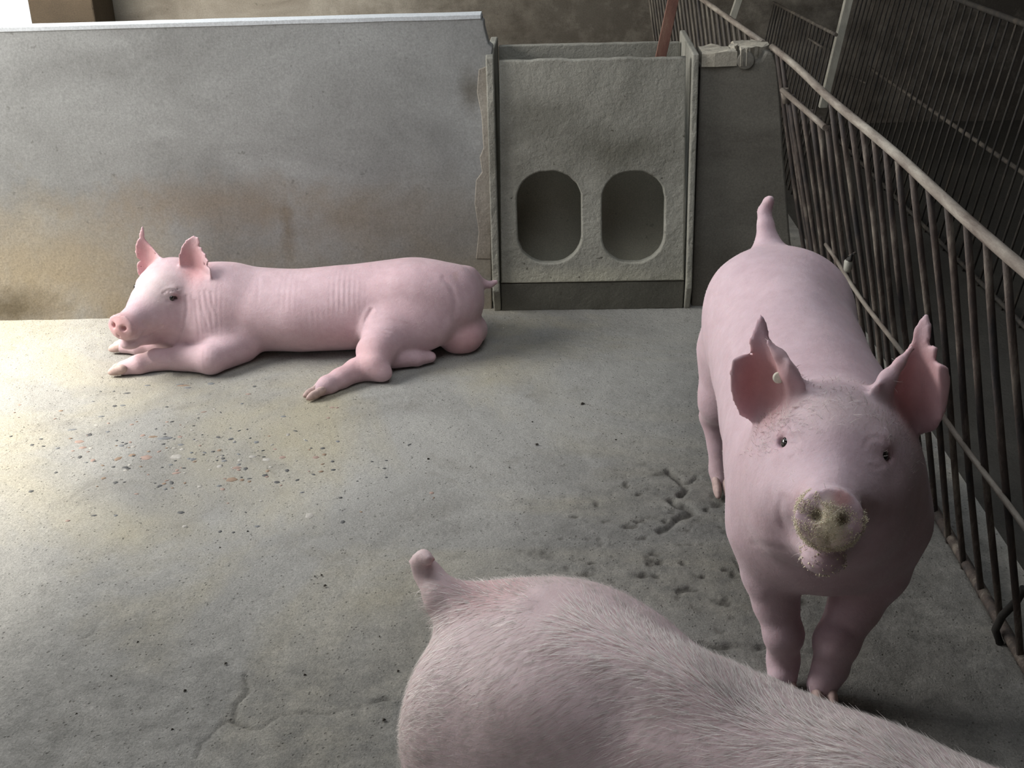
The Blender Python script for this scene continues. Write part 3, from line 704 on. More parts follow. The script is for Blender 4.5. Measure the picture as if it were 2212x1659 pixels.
def hairs(o, n, length, width, flow, wfun=None, name='hair', lift=.25, seed=1, mat=None):
    r = np.random.default_rng(seed); V, Nn = vdata(o); w = np.ones(len(V)) if wfun is None else np.clip(wfun(V, Nn), 0, None); w = w / w.sum()
    i = r.choice(len(V), n, p=w); P = V[i] + r.normal(0, .003, (n, 3)) * 1; nn = Nn[i]; P -= nn * np.sum((P - V[i]) * nn, 1)[:, None]
    f = flow(P, nn) + r.normal(0, .16, (n, 3)); f -= nn * np.sum(f * nn, 1)[:, None]; f /= np.linalg.norm(f, axis=1)[:, None] + 1e-9
    L = (length * r.uniform(.55, 1.15, n))[:, None]; sd = np.cross(f, nn)
    lf = lift * r.uniform(.5, 1.6, n)[:, None]
    p1 = P + L * (.5 * f + lf * .5 * nn); p2 = P + L * (f + lf * .72 * nn) + sd * L * r.normal(0, .08, (n, 1)); P = P - nn * .001
    wd_ = sd * width * r.uniform(.7, 1.2, n)[:, None]
    VV = np.stack([P - wd_, P + wd_, p1 - wd_ * .75, p1 + wd_ * .75, p2 - wd_ * .15, p2 + wd_ * .15], 1).reshape(-1, 3)
    b = np.arange(n)[:, None] * 6; FF = np.vstack([b + np.array([0, 1, 3, 2]), b + np.array([2, 3, 5, 4])])
    h = mesh_np(name, VV, FF, mat or M_hair, o, True); h['kind'] = 'stuff'; h['label'] = 'fine white bristles'; return h
def hoof(c_, toe, up, w, parent, L=.045, lab=None, mat=None):
    """cloven hoof: two claws side by side; c_ = centre, toe = direction the claws point"""
    toe = np.asarray(toe, float); toe /= np.linalg.norm(toe); up = np.asarray(up, float); sd = np.cross(up, toe); sd /= np.linalg.norm(sd); up = np.cross(toe, sd)
    lo = np.asarray(c_) - .07; F = Field(lo, lo + .14, .0025)
    for s in (-1, 1):
        o_ = np.asarray(c_) + sd * s * w * .52; R = np.stack([toe, sd, up], 1)
        F.ell(o_ + toe * L * .15, (L * .62, w * .46, w * .62), .004, R)
        F.ell(o_ + toe * L * .55 - up * w * .18, (L * .40, w * .36, w * .42), .006, R)
        F.ell(o_ - toe * L * .35 + up * w * .2, (L * .5, w * .44, w * .6), .006, R)
    F.apply(lo, lo + .14, lambda P: P[..., 2] - .0008, .001, 'sub')
    V, Fc = F.mesh(1); V = V - np.array(parent.location)
    o = mesh_np('hoof', V, Fc, mat or M_hoof, parent)
    return o
def eye(H, y, par, r=.0112, p=(.044, .0690, .0275)):
    bm = bmesh.new(); bmesh.ops.create_uvsphere(bm, u_segments=16, v_segments=10, radius=r * H.s); q = H((p[0], y * p[1], p[2])) - np.array(par.location)
    for v in bm.verts: v.co = Vector((v.co.x + q[0], v.co.y + q[1], v.co.z + q[2]))
    return bm_obj('eye', bm, M_eye, par, True)
def finish(F, name, origin, floorcut=True, smooth=2, post=None):
    if floorcut: F.apply(F.lo, F.lo + F.n * F.h, lambda P: P[..., 2] - .0015, .004, 'sub')
    V, Fc = F.mesh(smooth)
    if post: V = post(V)
    return mesh_np(name, V - np.array(origin), Fc, M_skin, None, True, origin)
CR = (.80, .74, .56)
PINK = (.55, .40, .437)

# ------------------------------------------------------------------ pig lying along the back wall
OA = (-.9, 4.05, 0)
F = Field((-1.66, 3.52, -.02), (-.10, 4.36, .53), .005)
F.ell((-.50, 4.08, .160), (.235, .175, .160), .03)
F.ell((-.70, 4.07, .150), (.22, .175, .150), .06)
F.ell((-.90, 4.06, .143), (.24, .178, .146), .06)
F.ell((-1.10, 4.06, .150), (.20, .165, .150), .06)
F.ell((-1.20, 4.04, .190), (.13, .125, .125), .06)                 # neck
F.ell((-1.22, 4.00, .120), (.13, .13, .115), .05)                  # chest
F.ell(PY(900, 655, 4.00), (.165, .095, .128), .05)                 # near ham
F.ell(PY(960, 650, 4.05), (.120, .12, .120), .05)
F.ell(PY(862, 705, 3.95), (.105, .075, .090), .05)                  # thigh over the belly
F.ell(PY(1000, 640, 4.08), (.060, .11, .090), .06)                 # buttock
F.ell(PY(995, 722, 4.02) , (.085, .085, .072), .022)               # testicles
F.ell(PY(1018, 712, 4.08), (.060, .060, .060), .02)
F.chain([PY(1015, 600, 4.12), PY(1040, 612, 4.13), PY(1058, 615, 4.13), PY(1071, 609, 4.13)], [.035, .017, .0125, .009], .03)
F.chain([PY(805, 672, 3.87), PY(790, 700, 3.86), PY(775, 740, 3.85), PY(750, 780, 3.84)], [.004, .006, .007, .004], .02, .01, 'sub')
# near hind leg
F.ell(PY(880, 712, 3.93), (.150, .075, .085), .05)
hl = [PY(840, 726, 3.90), PZ(812, 762, .075), PZ(808, 790, .050), PZ(770, 800, .038), PZ(735, 818, .032), PZ(706, 832, .027), PZ(690, 842, .022)]
F.chain(hl, [.085, .066, .050, .040, .034, .030, .024], .04, .015)
F.ell(PZ(826, 806, .034), (.034, .028, .030), .02)                 # hock
F.chain([PZ(733, 826, .024), PZ(722, 838, .018), PZ(716, 845, .012)], [.014, .012, .008], .01)     # dew claw
F.chain([PZ(850, 775, .04), PZ(900, 775, .030), PZ(930, 771, .026)], [.034, .026, .020], .015)      # far hind leg
# forelegs
F.chain([PY(520, 745, 3.93), PZ(455, 775, .055), PZ(395, 775, .040), PZ(340, 778, .034), PZ(300, 788, .029), PZ(268, 795, .023)], [.066, .053, .043, .038, .034, .027], .04, .015)
F.chain([PY(400, 715, 3.98), PZ(340, 740, .045), PZ(300, 745, .036), PZ(266, 747, .028)], [.06, .040, .035, .027], .03, .015)
F.ell(PZ(330, 778, .036), (.03, .024, .026), .015)
HA = Frame((-1.374, 3.97, .233), (-.34, -.93, .09), (.20, .05, .975), 1.04)
F.ell(HA((-.06, .05, -.10)), (.10, .09, .078), .05)
F.cone(HA((-.06, 0, -.01)), (-1.16, 4.05, .19), .115, .12, .05)
F.cone(HA((-.06, 0, -.08)), (-1.18, 4.02, .12), .085, .11, .05)
head(F, HA)
g = lambda pts: [(200 + x / 3.95, 460 + y / 3.95) for x, y in pts]
e1 = g([(742, 400), (738, 360), (756, 352), (762, 300), (800, 240), (860, 200), (900, 215), (910, 260), (888, 290), (925, 300), (938, 335), (960, 352), (965, 385), (985, 410), (975, 450), (1005, 490), (1010, 540), (1000, 590), (900, 640), (850, 620), (800, 560), (755, 480)])
def d1(a, b):
    u = (a - 420) / 30.; v = (620 - b) / 100.; return 3.985 - .010 * v + .028 * (1 - min(u * u, 1.5)) - .012 * u
EA1 = ear(F, e1, d1, .0042, 2.2, .010)
e2 = g([(425, 120), (437, 170), (432, 215), (500, 290), (560, 360), (605, 415), (540, 480), (430, 560), (388, 510), (382, 440), (415, 400), (383, 378), (370, 330), (375, 280), (390, 225), (408, 215), (405, 180)])
def d2(a, b):
    u = (a - (310 + (b - 490) * .12)) / 25.; return 4.055 + .022 * (1 - min(u * u, 1.6)) - .02 * max(0, (b - 545) / 60)
EA2 = ear(F, e2, d2, .0042, 2.2, .010)
def postA(V):
    Nn = V - np.stack([V[:, 0], np.full(len(V), 4.06), np.full(len(V), .15)], 1); Nn /= np.linalg.norm(Nn, axis=1)[:, None] + 1e-6
    def win(x, a, b, s): return 1 / (1 + np.exp(-(x - a) / s)) * 1 / (1 + np.exp((x - b) / s))
    x, y, z = V.T
    w1 = win(x, -1.04, -.66, .02) * win(z, .17, .285, .015) * (y < 4.12)
    ph = x * 2 * math.pi / .019 + 5.0 * vnoise(V * 5, 4) + z * 14
    V = V + Nn * (w1 * .0010 * np.sin(ph) * np.clip(.45 + .9 * vnoise(V * np.array([11, 3, 8.]), 8), 0, 1.3))[:, None]
    w2 = win(x, -1.235, -1.15, .012) * win(z, .09, .25, .02) * (y < 4.0)
    ph = x * 2 * math.pi / .017 + 1.5 * vnoise(V * 9, 14)
    V = grooves(V, [([(402, 640), (404, 670), (398, 705), (384, 742)], 3.0, .005), ([(432, 630), (434, 655), (442, 685), (448, 706)], 2.6, .0022), ([(443, 628), (447, 650), (456, 680), (458, 700)], 2.4, .0018), ([(456, 632), (459, 650), (466, 672)], 2.4, .0016), ([(421, 650), (424, 680), (432, 722)], 2.6, .0018),
        ([(803, 670), (792, 690), (784, 715), (772, 745), (752, 780)], 4.0, .007), ([(958, 600), (975, 620), (984, 650), (980, 690)], 5.0, .003), ([(985, 700), (975, 725), (955, 752), (930, 768)], 6, .006), ([(790, 705), (815, 708), (845, 716)], 2.2, .0022), ([(788, 712), (812, 716), (838, 724)], 2.2, .002),
        ([(352, 634), (362, 627), (376, 626), (388, 634)], 2.2, .0035), ([(360, 650), (374, 654), (388, 648)], 2.2, .003), ([(296, 728), (318, 724), (340, 712), (350, 704)], 2.2, .005), ([(560, 600), (556, 650)], 3, .001)], lambda V: V[:, 1] < 4.03)
    V = V + Nn * (w2 * .0016 * np.sin(ph) * (.5 + .5 * vnoise(V * np.array([20, 3, 12.]), 9)))[:, None]
    return V
pa = finish(F, 'pig', OA, post=postA, smooth=1)
tag(pa, 'pink pig lying on its belly along the back wall, facing left', 'pig')
eye(HA, 1, pa); eye(HA, -1, pa)
hoof(PZ(258, 797, .024), (-1, .05, -.05), (0, 0, 1), .028, pa, .040); hoof(PZ(258, 748, .025), (-1, .15, -.05), (0, 0, 1), .028, pa, .040)
hoof(PZ(681, 848, .022), (-.8, -.55, -.08), (0, 0, 1), .025, pa, .042)
dir_ear = (.74, .36, .36)
paint(pa, PINK, [(EA1.mean(0), (.06, .09, .10), (.78, .40, .38), .8), (EA2.mean(0), (.06, .09, .10), (.80, .43, .40), .8),
    (HA((.21, 0, -.05)), .06, (.78, .42, .38), .9), (HA((.02, 0, .04)), (.11, .11, .08), (.84, .68, .62), .8), (HA((.034, .085, .03)), .028, (.48, .27, .27), .8), (HA((.034, -.085, .03)), .028, (.48, .27, .27), .8),
    (PY(1000, 730, 4.0), (.09, .10, .08), (.80, .38, .35), .7), (PZ(740, 770, .1), (.22, .12, .10), (.82, .46, .43), .5), (PY(820, 785, 3.8), .05, (.50, .33, .34), .6, .8, 30),
    (PZ(320, 780, .03), (.08, .05, .05), (.80, .60, .48), .7), (PY(985, 605, 4.0), (.012, .05, .035), (.45, .28, .18), .6, .5, 30)])
hairs(pa, 6000, .009, .0003, lambda P, n: np.tile([1., 0, -.35], (len(P), 1)), seed=3)

# ------------------------------------------------------------------ standing pig by the fence
OB = (.56, 2.5, 0)
F = Field((.20, 1.60, -.02), (.90, 3.28, .90), .0055)
F.ell((.575, 2.86, .515), (.192, .21, .190), .03)
for s in (-1, 1): F.ell((.572 + s * .065, 2.88, .590), (.105, .14, .110), .05)
F.ell((.565, 2.66, .505), (.185, .26, .195), .06)
F.ell((.560, 2.42, .485), (.190, .28, .200), .06)
F.ell((.553, 2.22, .470), (.198, .22, .205), .06)
F.ell((.548, 2.12, .430), (.190, .16, .185), .05)
F.ell((.535, 2.06, .560), (.140, .15, .135), .07)                 # neck
F.ell((.575, 2.94, .42), (.165, .12, .16), .05)                   # hams
for x, xo in ((.465, .452), (.69, .702)):
    F.cone((x + (.01 if x < .5 else -.01), 2.93, .42), (xo, 2.93, .28), .090, .058, .05)
    F.chain([(xo, 2.93, .30), (xo - .005, 3.02, .20), (xo + .01, 3.005, .12), (xo + .012, 2.985, .05), (xo + .012, 2.965, .03)], [.058, .040, .032, .029, .026], .03, .012)
    F.ell((xo - .002, 3.045, .205), (.026, .022, .035), .02)      # hock
F.chain([(.570, 3.02, .66), PY(1654, 486, 3.06), PY(1651, 457, 3.08), PY(1660, 436, 3.08), PY(1664, 430, 3.07)], [.030, .022, .0175, .014, .010], .04)
# spine groove / hips
F.ell((.572, 2.84, .655), (.075, .22, .048), .06)
legs = [([PY(1668, 1150, 2.14), PY(1668, 1235, 2.13), PY(1676, 1300, 2.12), PY(1692, 1368, 2.10), PY(1692, 1425, 2.115), PZ(1690, 1462, .035)], [.085, .062, .047, .038, .033, .032]),
        ([PY(1905, 1130, 2.14), PY(1885, 1225, 2.13), PY(1848, 1305, 2.11), PY(1806, 1385, 2.08), PY(1795, 1440, 2.075), PZ(1776, 1478, .035)], [.095, .074, .053, .044, .036, .033])]
for p_, r_ in legs: F.chain(p_, r_, .05, .015)
F.ell(legs[0][0][3] + np.array([0, -.008, 0]), (.036, .034, .038), .02); F.ell(legs[1][0][3] + np.array([0, -.008, 0]), (.041, .036, .042), .02)
HB = Frame((.509, 1.971, .604) , (-.201, -.917, .344), (.12, .325, .938), 1.17)
F.cone(HB((-.06, 0, .0)), (.540, 2.10, .53), .125, .15, .06)
F.cone(HB((-.06, 0, -.07)), (.545, 2.10, .45), .115, .15, .06)
head(F, HB)
g = lambda pts: [(1480 + x / 2.675, 640 + y / 2.675) for x, y in pts]
e1 = g([(690, 520), (640, 440), (580, 350), (490, 268), (468, 240), (470, 200), (455, 150), (437, 118), (425, 150), (405, 195), (382, 255), (385, 310), (410, 338), (435, 350), (425, 362), (390, 345), (330, 345), (282, 370), (270, 450), (272, 520), (285, 590), (325, 680), (400, 722), (490, 745), (540, 730), (620, 660)])
def d3(a, b):
    u = (a - 1640) / 55.; v = (920 - b) / 220.; return 2.075 + .045 * (1 - min(u * u, 1.4)) - .03 * max(0, v - .4) - .012 * u
EB1 = ear(F, e1, d3, .0052, 3.0, .014)
rim = [HB((-.075, -.055, .085)), PY(*g([(600, 440)])[0], 2.055), PY(*g([(540, 340)])[0], 2.06), PY(*g([(480, 265)])[0], 2.07)]
F.chain(rim, [.028, .014, .009, .006], .02, .012)
e2 = g([(1090, 600), (1085, 540), (1150, 470), (1210, 400), (1290, 312), (1325, 262), (1330, 205), (1360, 152), (1392, 112), (1412, 170), (1408, 240), (1392, 288), (1445, 298), (1442, 340), (1430, 378), (1465, 395), (1510, 420), (1522, 500), (1510, 600), (1480, 700), (1440, 765), (1390, 782), (1300, 775), (1200, 790), (1130, 700)])
def d4(a, b):
    u = (a - 1965) / 55.; return 2.065 + .050 * (1 - min(u * u, 1.5)) + .01 * u
EB2 = ear(F, e2, d4, .0052, 3.0, .014)
rim = [HB((-.075, .055, .085)), PY(*g([(1180, 470)])[0], 2.05), PY(*g([(1240, 385)])[0], 2.06), PY(*g([(1310, 300)])[0], 2.07)]
F.chain(rim, [.028, .014, .009, .006], .02, .012)
def postB(V):
    return grooves(V, [([(1690, 1075), (1684, 1105), (1692, 1135), (1712, 1160)], 6, .005), ([(1630, 1172), (1660, 1180), (1700, 1190), (1735, 1212), (1762, 1238)], 6, .006), ([(1722, 1172), (1750, 1186), (1790, 1196), (1840, 1186), (1862, 1168)], 4, .006),
        ([(1866, 968), (1874, 950), (1892, 943), (1912, 952), (1920, 968)], 4, .003), ([(1684, 948), (1698, 940), (1714, 942), (1724, 954)], 4, .003), ([(1690, 985), (1704, 992), (1718, 984)], 3.5, .003), ([(1880, 1006), (1896, 1012), (1912, 1002)], 3.5, .003),
        ([(1735, 1062), (1765, 1048), (1800, 1044), (1840, 1056)], 4, .003), ([(1650, 620), (1625, 680), (1605, 740)], 16, .004), ([(1850, 1075), (1875, 1090), (1905, 1110)], 8, .004), ([(1662, 1290), (1690, 1285), (1722, 1292)], 8, .003), ([(1795, 1345), (1825, 1352), (1850, 1370)], 8, .003)], lambda V: V[:, 1] < 3.2)
pb = finish(F, 'pig', OB, smooth=2, post=postB)
tag(pb, 'pink pig standing by the barred fence, looking up with feed stuck on its snout', 'pig')
eye(HB, 1, pb); eye(HB, -1, pb)
for (p_, r_), t_ in zip(legs, ((0, -1, 0), (0, -1, 0))):
    q = p_[-1]; hoof((q[0], q[1] - .018, .026), t_, (0, .3, 1), .027, pb, .05)
for xo in (.464, .714): hoof((xo, 2.935, .024), (0, -1, -.1), (0, .3, 1), .026, pb, .05)
for xo in (.447, .727):
    for s in (-1, 1): pass
paint(pb, (.53, .40, .443), [(EB1.mean(0), (.07, .10, .09), (.70, .33, .30), .9), (EB2.mean(0), (.09, .10, .12), (.72, .36, .33), .8),
    (PY(1640, 700, 2.1), (.03, .1, .05), (.62, .40, .45), .6),
    (HB((.0, 0, .06)), (.11, .09, .08), (.78, .60, .54), .7),
    (HB((.03, .068, .030)), .034, (.62, .36, .38), .8), (HB((.03, -.068, .030)), .034, (.62, .36, .38), .8), (HB((.038, .068, .027)), .013, (.10, .06, .06), .9), (HB((.038, -.068, .027)), .013, (.10, .06, .06), .9),
    (HB((.15, 0, -.05)), (.07, .075, .05), (.74, .40, .36), .6),
    (HB((.215, .0, -.058)), (.028, .055, .047), CR, 1.0), (HB((.205, 0, -.080)), (.040, .055, .035), CR, .85, .6, 60),
    (HB((.215, .012, -.020)), (.02, .028, .016), (.66, .34, .30), .9), (HB((.165, 0, -.125)), (.05, .04, .025), (.42, .30, .27), .7, 1.2, 50),
    (legs[0][0][3], (.04, .05, .05), (.42, .30, .40), .55, 1., 30), (legs[1][0][3], (.045, .05, .055), (.42, .30, .40), .55, 1., 30), (legs[1][0][4], (.03, .05, .03), (.35, .27, .32), .5, 1., 40), ((.452, 3.03, .215), (.035, .05, .07), (.30, .22, .30), .8, 1.2, 40), ((.445, 2.98, .05), (.04, .05, .06), (.62, .42, .40), .6)])
# ear tag
tg = bpy.data.objects.new('ear_tag', None)
bm = bmesh.new(); q = PY(1682, 816, 2.055) - np.array(OB); 
bmesh.ops.create_cone(bm, cap_ends=True, segments=24, radius1=.0115, radius2=.010, depth=.007, matrix=Matrix.Translation(q.tolist()) @ Matrix.Rotation(math.radians(75), 4, 'X'))
tag(bm_obj('ear_tag', bm, M_tagp, pb, True, .002), 'round ivory button tag in the ear')
# dry feed crust and crumbs on the snout and chin
V, Nn = vdata(pb); Vw = V + np.array(OB)
def crumbs(name, o, sel, n, size, mat, seed, lab, out=.0008):
    r = np.random.default_rng(seed); V, Nn = vdata(o); ids = np.where(sel)[0]
    if len(ids) == 0: return
    i = r.choice(ids, n); P = V[i] + r.normal(0, .002, (n, 3)) + Nn[i] * out; tet = np.array([[1, 1, 1], [1, -1, -1], [-1, 1, -1], [-1, -1, 1]]) * .6
    q = r.normal(0, 1, (n, 3, 3)); S_ = (size * r.uniform(.5, 1.4, n))[:, None, None]
    VV = P[:, None, :] + np.einsum('kj,nji->nki', tet, q / np.linalg.norm(q, axis=2, keepdims=True)) * S_
    b = np.arange(n)[:, None] * 4; FF = np.vstack([b + np.array(t_) for t_ in ([0, 1, 2], [0, 3, 1], [0, 2, 3], [1, 3, 2])])
    h = mesh_np(name, VV.reshape(-1, 3), FF, mat, o, False); h['kind'] = 'stuff'; h['label'] = lab
loc = (Vw - HB.o) @ HB.R / HB.s
wob = fbm(loc, 55, 3, 5)
sel = (loc[:, 0] > .180) & (loc[:, 2] < -.024 + .012 * wob - .35 * np.clip(-loc[:, 1] * 0 + loc[:, 1], 0, .03)) & (wob > -.55) & (loc[:, 2] > -.100)
crumbs('feed_crust', pb, sel, 9000, .0011, M_feed, 5, 'crust of dry yellow feed on the snout')
sel = (loc[:, 0] > .12) & (loc[:, 2] < -.085) & (np.abs(loc[:, 1]) < .05)
crumbs('feed_crumbs', pb, sel, 260, .0022, M_feed, 6, 'yellow feed crumbs on the chin')
flowB = lambda P, n: np.tile([0, 1., -.3], (len(P), 1))
EBall = np.vstack([EB1, EB2])[::6]
def notear(V, Nn):
    W_ = V + np.array(OB); d = np.full(len(W_), 9., np.float32)
    for q in EBall: d = np.minimum(d, ((W_ - q) ** 2).sum(1))
    return (d > .02 ** 2) * 1.
hairs(pb, 7000, .009, .0003, flowB, notear, seed=4)
def wf(V, Nn):
    l = (V + np.array(OB) - HB.o) @ HB.R / HB.s
    return notear(V, Nn) * np.exp(-((l[:, 0] + .02) / .05) ** 2 - ((l[:, 2] - .06) / .06) ** 2) + 1.2 * np.exp(-(((l[:, 0] - .02) / .02) ** 2 + ((np.abs(l[:, 1]) - .08) / .015) ** 2 + ((l[:, 2] - .055) / .012) ** 2))
hairs(pb, 1300, .020, .00035, lambda P, n: np.tile([0, -.4, 1.], (len(P), 1)) + np.random.default_rng(2).normal(0, .5, (len(P), 3)), wf, 'brow_bristles', .5, 8)
def wf(V, Nn):
    l = (V + np.array(OB) - HB.o) @ HB.R / HB.s
    return ((l[:, 0] > .1) & (l[:, 2] < -.095)) * 1. + 1e-6
hairs(pb, 45, .014, .0004, lambda P, n: np.tile([0, -.6, -1.], (len(P), 1)) + np.random.default_rng(3).normal(0, .4, (len(P), 3)), wf, 'whiskers', .9, 9)

# ------------------------------------------------------------------ foreground pig
hd = np.array([.82, -.572, 0]); hd /= np.linalg.norm(hd); nn_ = np.array([-hd[1], hd[0], 0])
def C(s, t_, z): return hd * s + nn_ * (1.165 + t_) + np.array([0, 0, z])
RC = np.stack([hd, nn_, [0, 0, 1.]], 1)
OC = tuple((C(-.5, 0, 0) * np.array([1, 1, 0])).tolist())
F = Field((-.42, .45, -.02), (1.22, 1.95, .90), .0075)
F.ell(C(-.81, 0, .475), (.215, .190, .180), .03, RC)
F.ell(C(-.84, .060, .585), (.11, .09, .065), .05, RC)
F.ell(C(-.60, 0, .465), (.25, .180, .180), .06, RC)
F.ell(C(-.36, 0, .455), (.28, .185, .188), .06, RC)
F.ell(C(-.12, 0, .450), (.24, .185, .195), .06, RC)
F.ell(C(.06, 0, .46), (.15, .14, .15), .06, RC)
F.ell(C(-.915, -.01, .43), (.125, .175, .17), .05, RC)
for s in (-1, 1):
    F.ell(C(-.76, s * .085, .575), (.10, .065, .06), .05, RC)
    F.cone(C(-.80, s * .11, .38), C(-.80, s * .13, .25), .11, .07, .05)
    F.chain([C(-.80, s * .13, .25), C(-.90, s * .13, .19), C(-.88, s * .13, .10), C(-.86, s * .13, .035)], [.07, .042, .033, .030], .03, .012)
    F.chain([C(-.10, s * .11, .32), C(-.08, s * .11, .20), C(-.09, s * .11, .09), C(-.08, s * .11, .035)], [.085, .045, .036, .032], .05, .012)
    F.ell(C(-.57, s * .205, .50), (.05, .03, .10), .08, RC, 'sub')
F.chain([C(-.95, .03, .575), PY(958, 1290, 1.545), PY(925, 1240, 1.58), PY(908, 1215, 1.58), PY(915, 1202, 1.565)], [.055, .030, .021, .0155, .0125], .055, .012)
F.cone(PY(915, 1202, 1.565), PY(928, 1210, 1.55), .0125, .010, .006)
F.chain([C(-.84, 0, .668), C(-.72, .0, .655)], [.006, .010], .04, .03, 'sub')
F.ell(C(-.70, .0, .625), (.13, .05, .035), .06, RC)
HC = Frame(C(.19, -.03, .45), (hd[0], hd[1] - .2, -.35), (0, 0, 1), 1.1)
F.cone(HC((-.06, 0, -.02)), C(.02, 0, .46), .12, .14, .05); head(F, HC)
for s in (-1, 1):
    b0_ = HC((-.09, s * .075, .07)); pts = []; rad = []
    for u in np.linspace(0, 1, 26):
        for v in np.linspace(-1, 1, 17):
            wv_ = .055 * math.sin(math.pi * min(1, .18 + .82 * (1 - u) ** .8) * .5) * (1 - u ** 3); pts.append(b0_ + HC.R @ (np.array([-.02 * u + .02 * v * v, s * (.10 * u) + v * wv_ * .6, .16 * u + abs(v) * 0 - v * s * wv_ * .5]))); rad.append(.005)
    F.cloud(pts, rad, .012)
pc = finish(F, 'pig', OC, smooth=3)
tag(pc, 'white-haired pale pig in the foreground, seen from behind with its tail raised', 'pig')
eye(HC, 1, pc); eye(HC, -1, pc)
for s in (-1, 1):
    hoof(C(-.84, s * .13, .024), hd, (0, 0, 1), .026, pc, .05); hoof(C(-.055, s * .11, .024), hd, (0, 0, 1), .026, pc, .05)
paint(pc, (.56, .445, .455), [(C(-1.02, .03, .72), (.05, .08, .12), (.62, .42, .38), .6), (C(-.95, .02, .64), .07, (.78, .44, .40), .6)])
def flowC(P, n):
    W_ = P + np.array(OC); t_ = W_ @ nn_ - 1.165; s_ = W_ @ hd
    f = -hd[None] * 1.0 + nn_[None] * np.sign(t_)[:, None] * np.clip(np.abs(t_) / .05, 0, 1)[:, None] * .9 + np.array([0, 0, -.35])[None]
    wv_ = fbm(W_, 5, 2, 3)[:, None]; return f + nn_[None] * wv_ * .45 + np.array([0, 0, 1.])[None] * fbm(W_, 6, 2, 19)[:, None] * .5
TB = C(-.965, .02, .66)
def wfC(V, n):
    W_ = V + np.array(OC); t_ = np.linalg.norm(W_ - PY(925, 1240, 1.58), axis=1); return (W_[:, 2] < .66) * (1. * (V[:, 2] > .25) + .15) * np.clip((t_ - .03) / .06, .04, 1)
hairs(pc, 80000, .026, .00028, flowC, wfC, 'hair', .12, 5)
hairs(pc, 5000, .034, .00045, lambda P, n: flowC(P, n), lambda V, n: wfC(V, n) * (V[:, 2] > .3) * np.clip(fbm(V, 9, 2, 44) + .1, 0, 1), 'tufts', .05, 16, M_hair2)
hairs(pc, 5000, .042, .00042, lambda P, n: flowC(P, n) + nn_[None] * .3, lambda V, n: np.exp(-(((V + np.array(OC)) @ nn_ - 1.165) / .045) ** 2) * (V[:, 2] > .5) * (((V + np.array(OC)) @ hd) > -.80), 'back_bristles', .14, 6, M_hair2)

# ------------------------------------------------------------------ pebbles showing in the worn floor
pm = []
for k in range(4):
    bm = bmesh.new(); bmesh.ops.create_icosphere(bm, subdivisions=1, radius=1)
    rr = random.Random(k)
    for v in bm.verts: v.co *= rr.uniform(.82, 1.12)
    me = bpy.data.meshes.new('pebble'); bm.to_mesh(me); bm.free(); me.polygons.foreach_set('use_smooth', [True] * len(me.polygons)); pm.append(me)
pmesh = {}
def pebble(px, py, w, h, ang, mi, zr=.0035):
    k = rng.integers(0, 4)
    if (k, mi) not in pmesh: m_ = pm[k].copy(); m_.materials.append(M_pebs[mi]); pmesh[(k, mi)] = m_
    q = PZ(px, py, 0); s = mpp(q) * 1.25
    ix = int(np.clip((q[0] - gx0) / gs, 0, nx - 1)); iy = int(np.clip((q[1] - gy0) / gs, 0, ny - 1)); z0 = pp[ix * ny + iy, 2]
    o = bpy.data.objects.new('pebble', pmesh[(k, mi)]); o.location = (q[0], q[1], z0 - .0008)
    o.scale = (w * s * .5, h * s * .5 * 1.5, zr); o.rotation_euler = (0, 0, ang); link(o, floor); return o
named = [(500, 1036, 22, 14, 0, 1), (668, 1114, 18, 16, 0, 4), (355, 947, 32, 8, .25, 0), (255, 990, 18, 9, .9, 1), (315, 988, 24, 14, .3, 2), (285, 983, 14, 9, 0, 1), (155, 927, 18, 6, .2, 0), (192, 938, 14, 8, -.5, 3), (170, 953, 20, 9, 0, 2),
         (178, 966, 16, 8, .1, 2), (388, 831, 16, 5, .1, 0), (395, 833, 26, 6, 0, 1), (405, 838, 14, 6, 0, 0), (455, 829, 15, 7, 0, 0), (275, 849, 14, 6, 0, 3), (318, 832, 12, 5, 0, 0), (218, 899, 14, 4, .1, 0), (265, 876, 12, 5, 0, 0),
         (390, 1107, 15, 7, 0, 3), (203, 1112, 13, 5, 0, 3), (270, 1009, 13, 6, 0, 3), (380, 1021, 18, 7, .3, 2), (380, 985, 24, 14, .1, 4), (610, 989, 14, 9, 0, 2), (575, 993, 18, 9, 0, 4), (545, 986, 16, 8, 0, 4), (740, 1127, 10, 10, 0, 3),
         (572, 1027, 12, 7, 0, 3), (578, 1018, 8, 8, 0, 1), (620, 1018, 9, 8, 0, 3), (598, 1042, 14, 7, -.3, 3), (612, 900, 12, 5, 0, 0), (717, 881, 12, 5, 0, 2), (330, 944, 18, 7, 0, 1), (308, 941, 10, 9, 0, 2), (370, 1042, 8, 12, .5, 3),
         (200, 993, 10, 9, 0, 2), (172, 986, 9, 8, 0, 3), (250, 1113, 8, 6, 0, 0), (146, 1124, 10, 6, 0, 2), (510, 1010, 20, 8, .1, 2), (530, 1012, 10, 9, 0, 3), (475, 1007, 12, 9, 0, 4), (415, 992, 12, 8, 0, 0), (262, 963, 12, 8, -.4, 0), (390, 960, 14, 6, 0, 0),
         (555, 1137, 12, 5, 0, 0), (475, 1148, 8, 7, 0, 3), (504, 1150, 7, 5, 0, 3), (700, 983, 9, 6, 0, 1), (682, 989, 14, 8, 0, 2), (550, 836, 9, 5, 0, 3), (536, 852, 12, 4, 0, 2), (360, 880, 8, 4, 0, 3), (440, 890, 12, 4, .3, 2), (735, 1075, 8, 6, 0, 3)]
for a in named: pebble(a[0], a[1], a[2], a[3], a[4], a[5])
k = 0
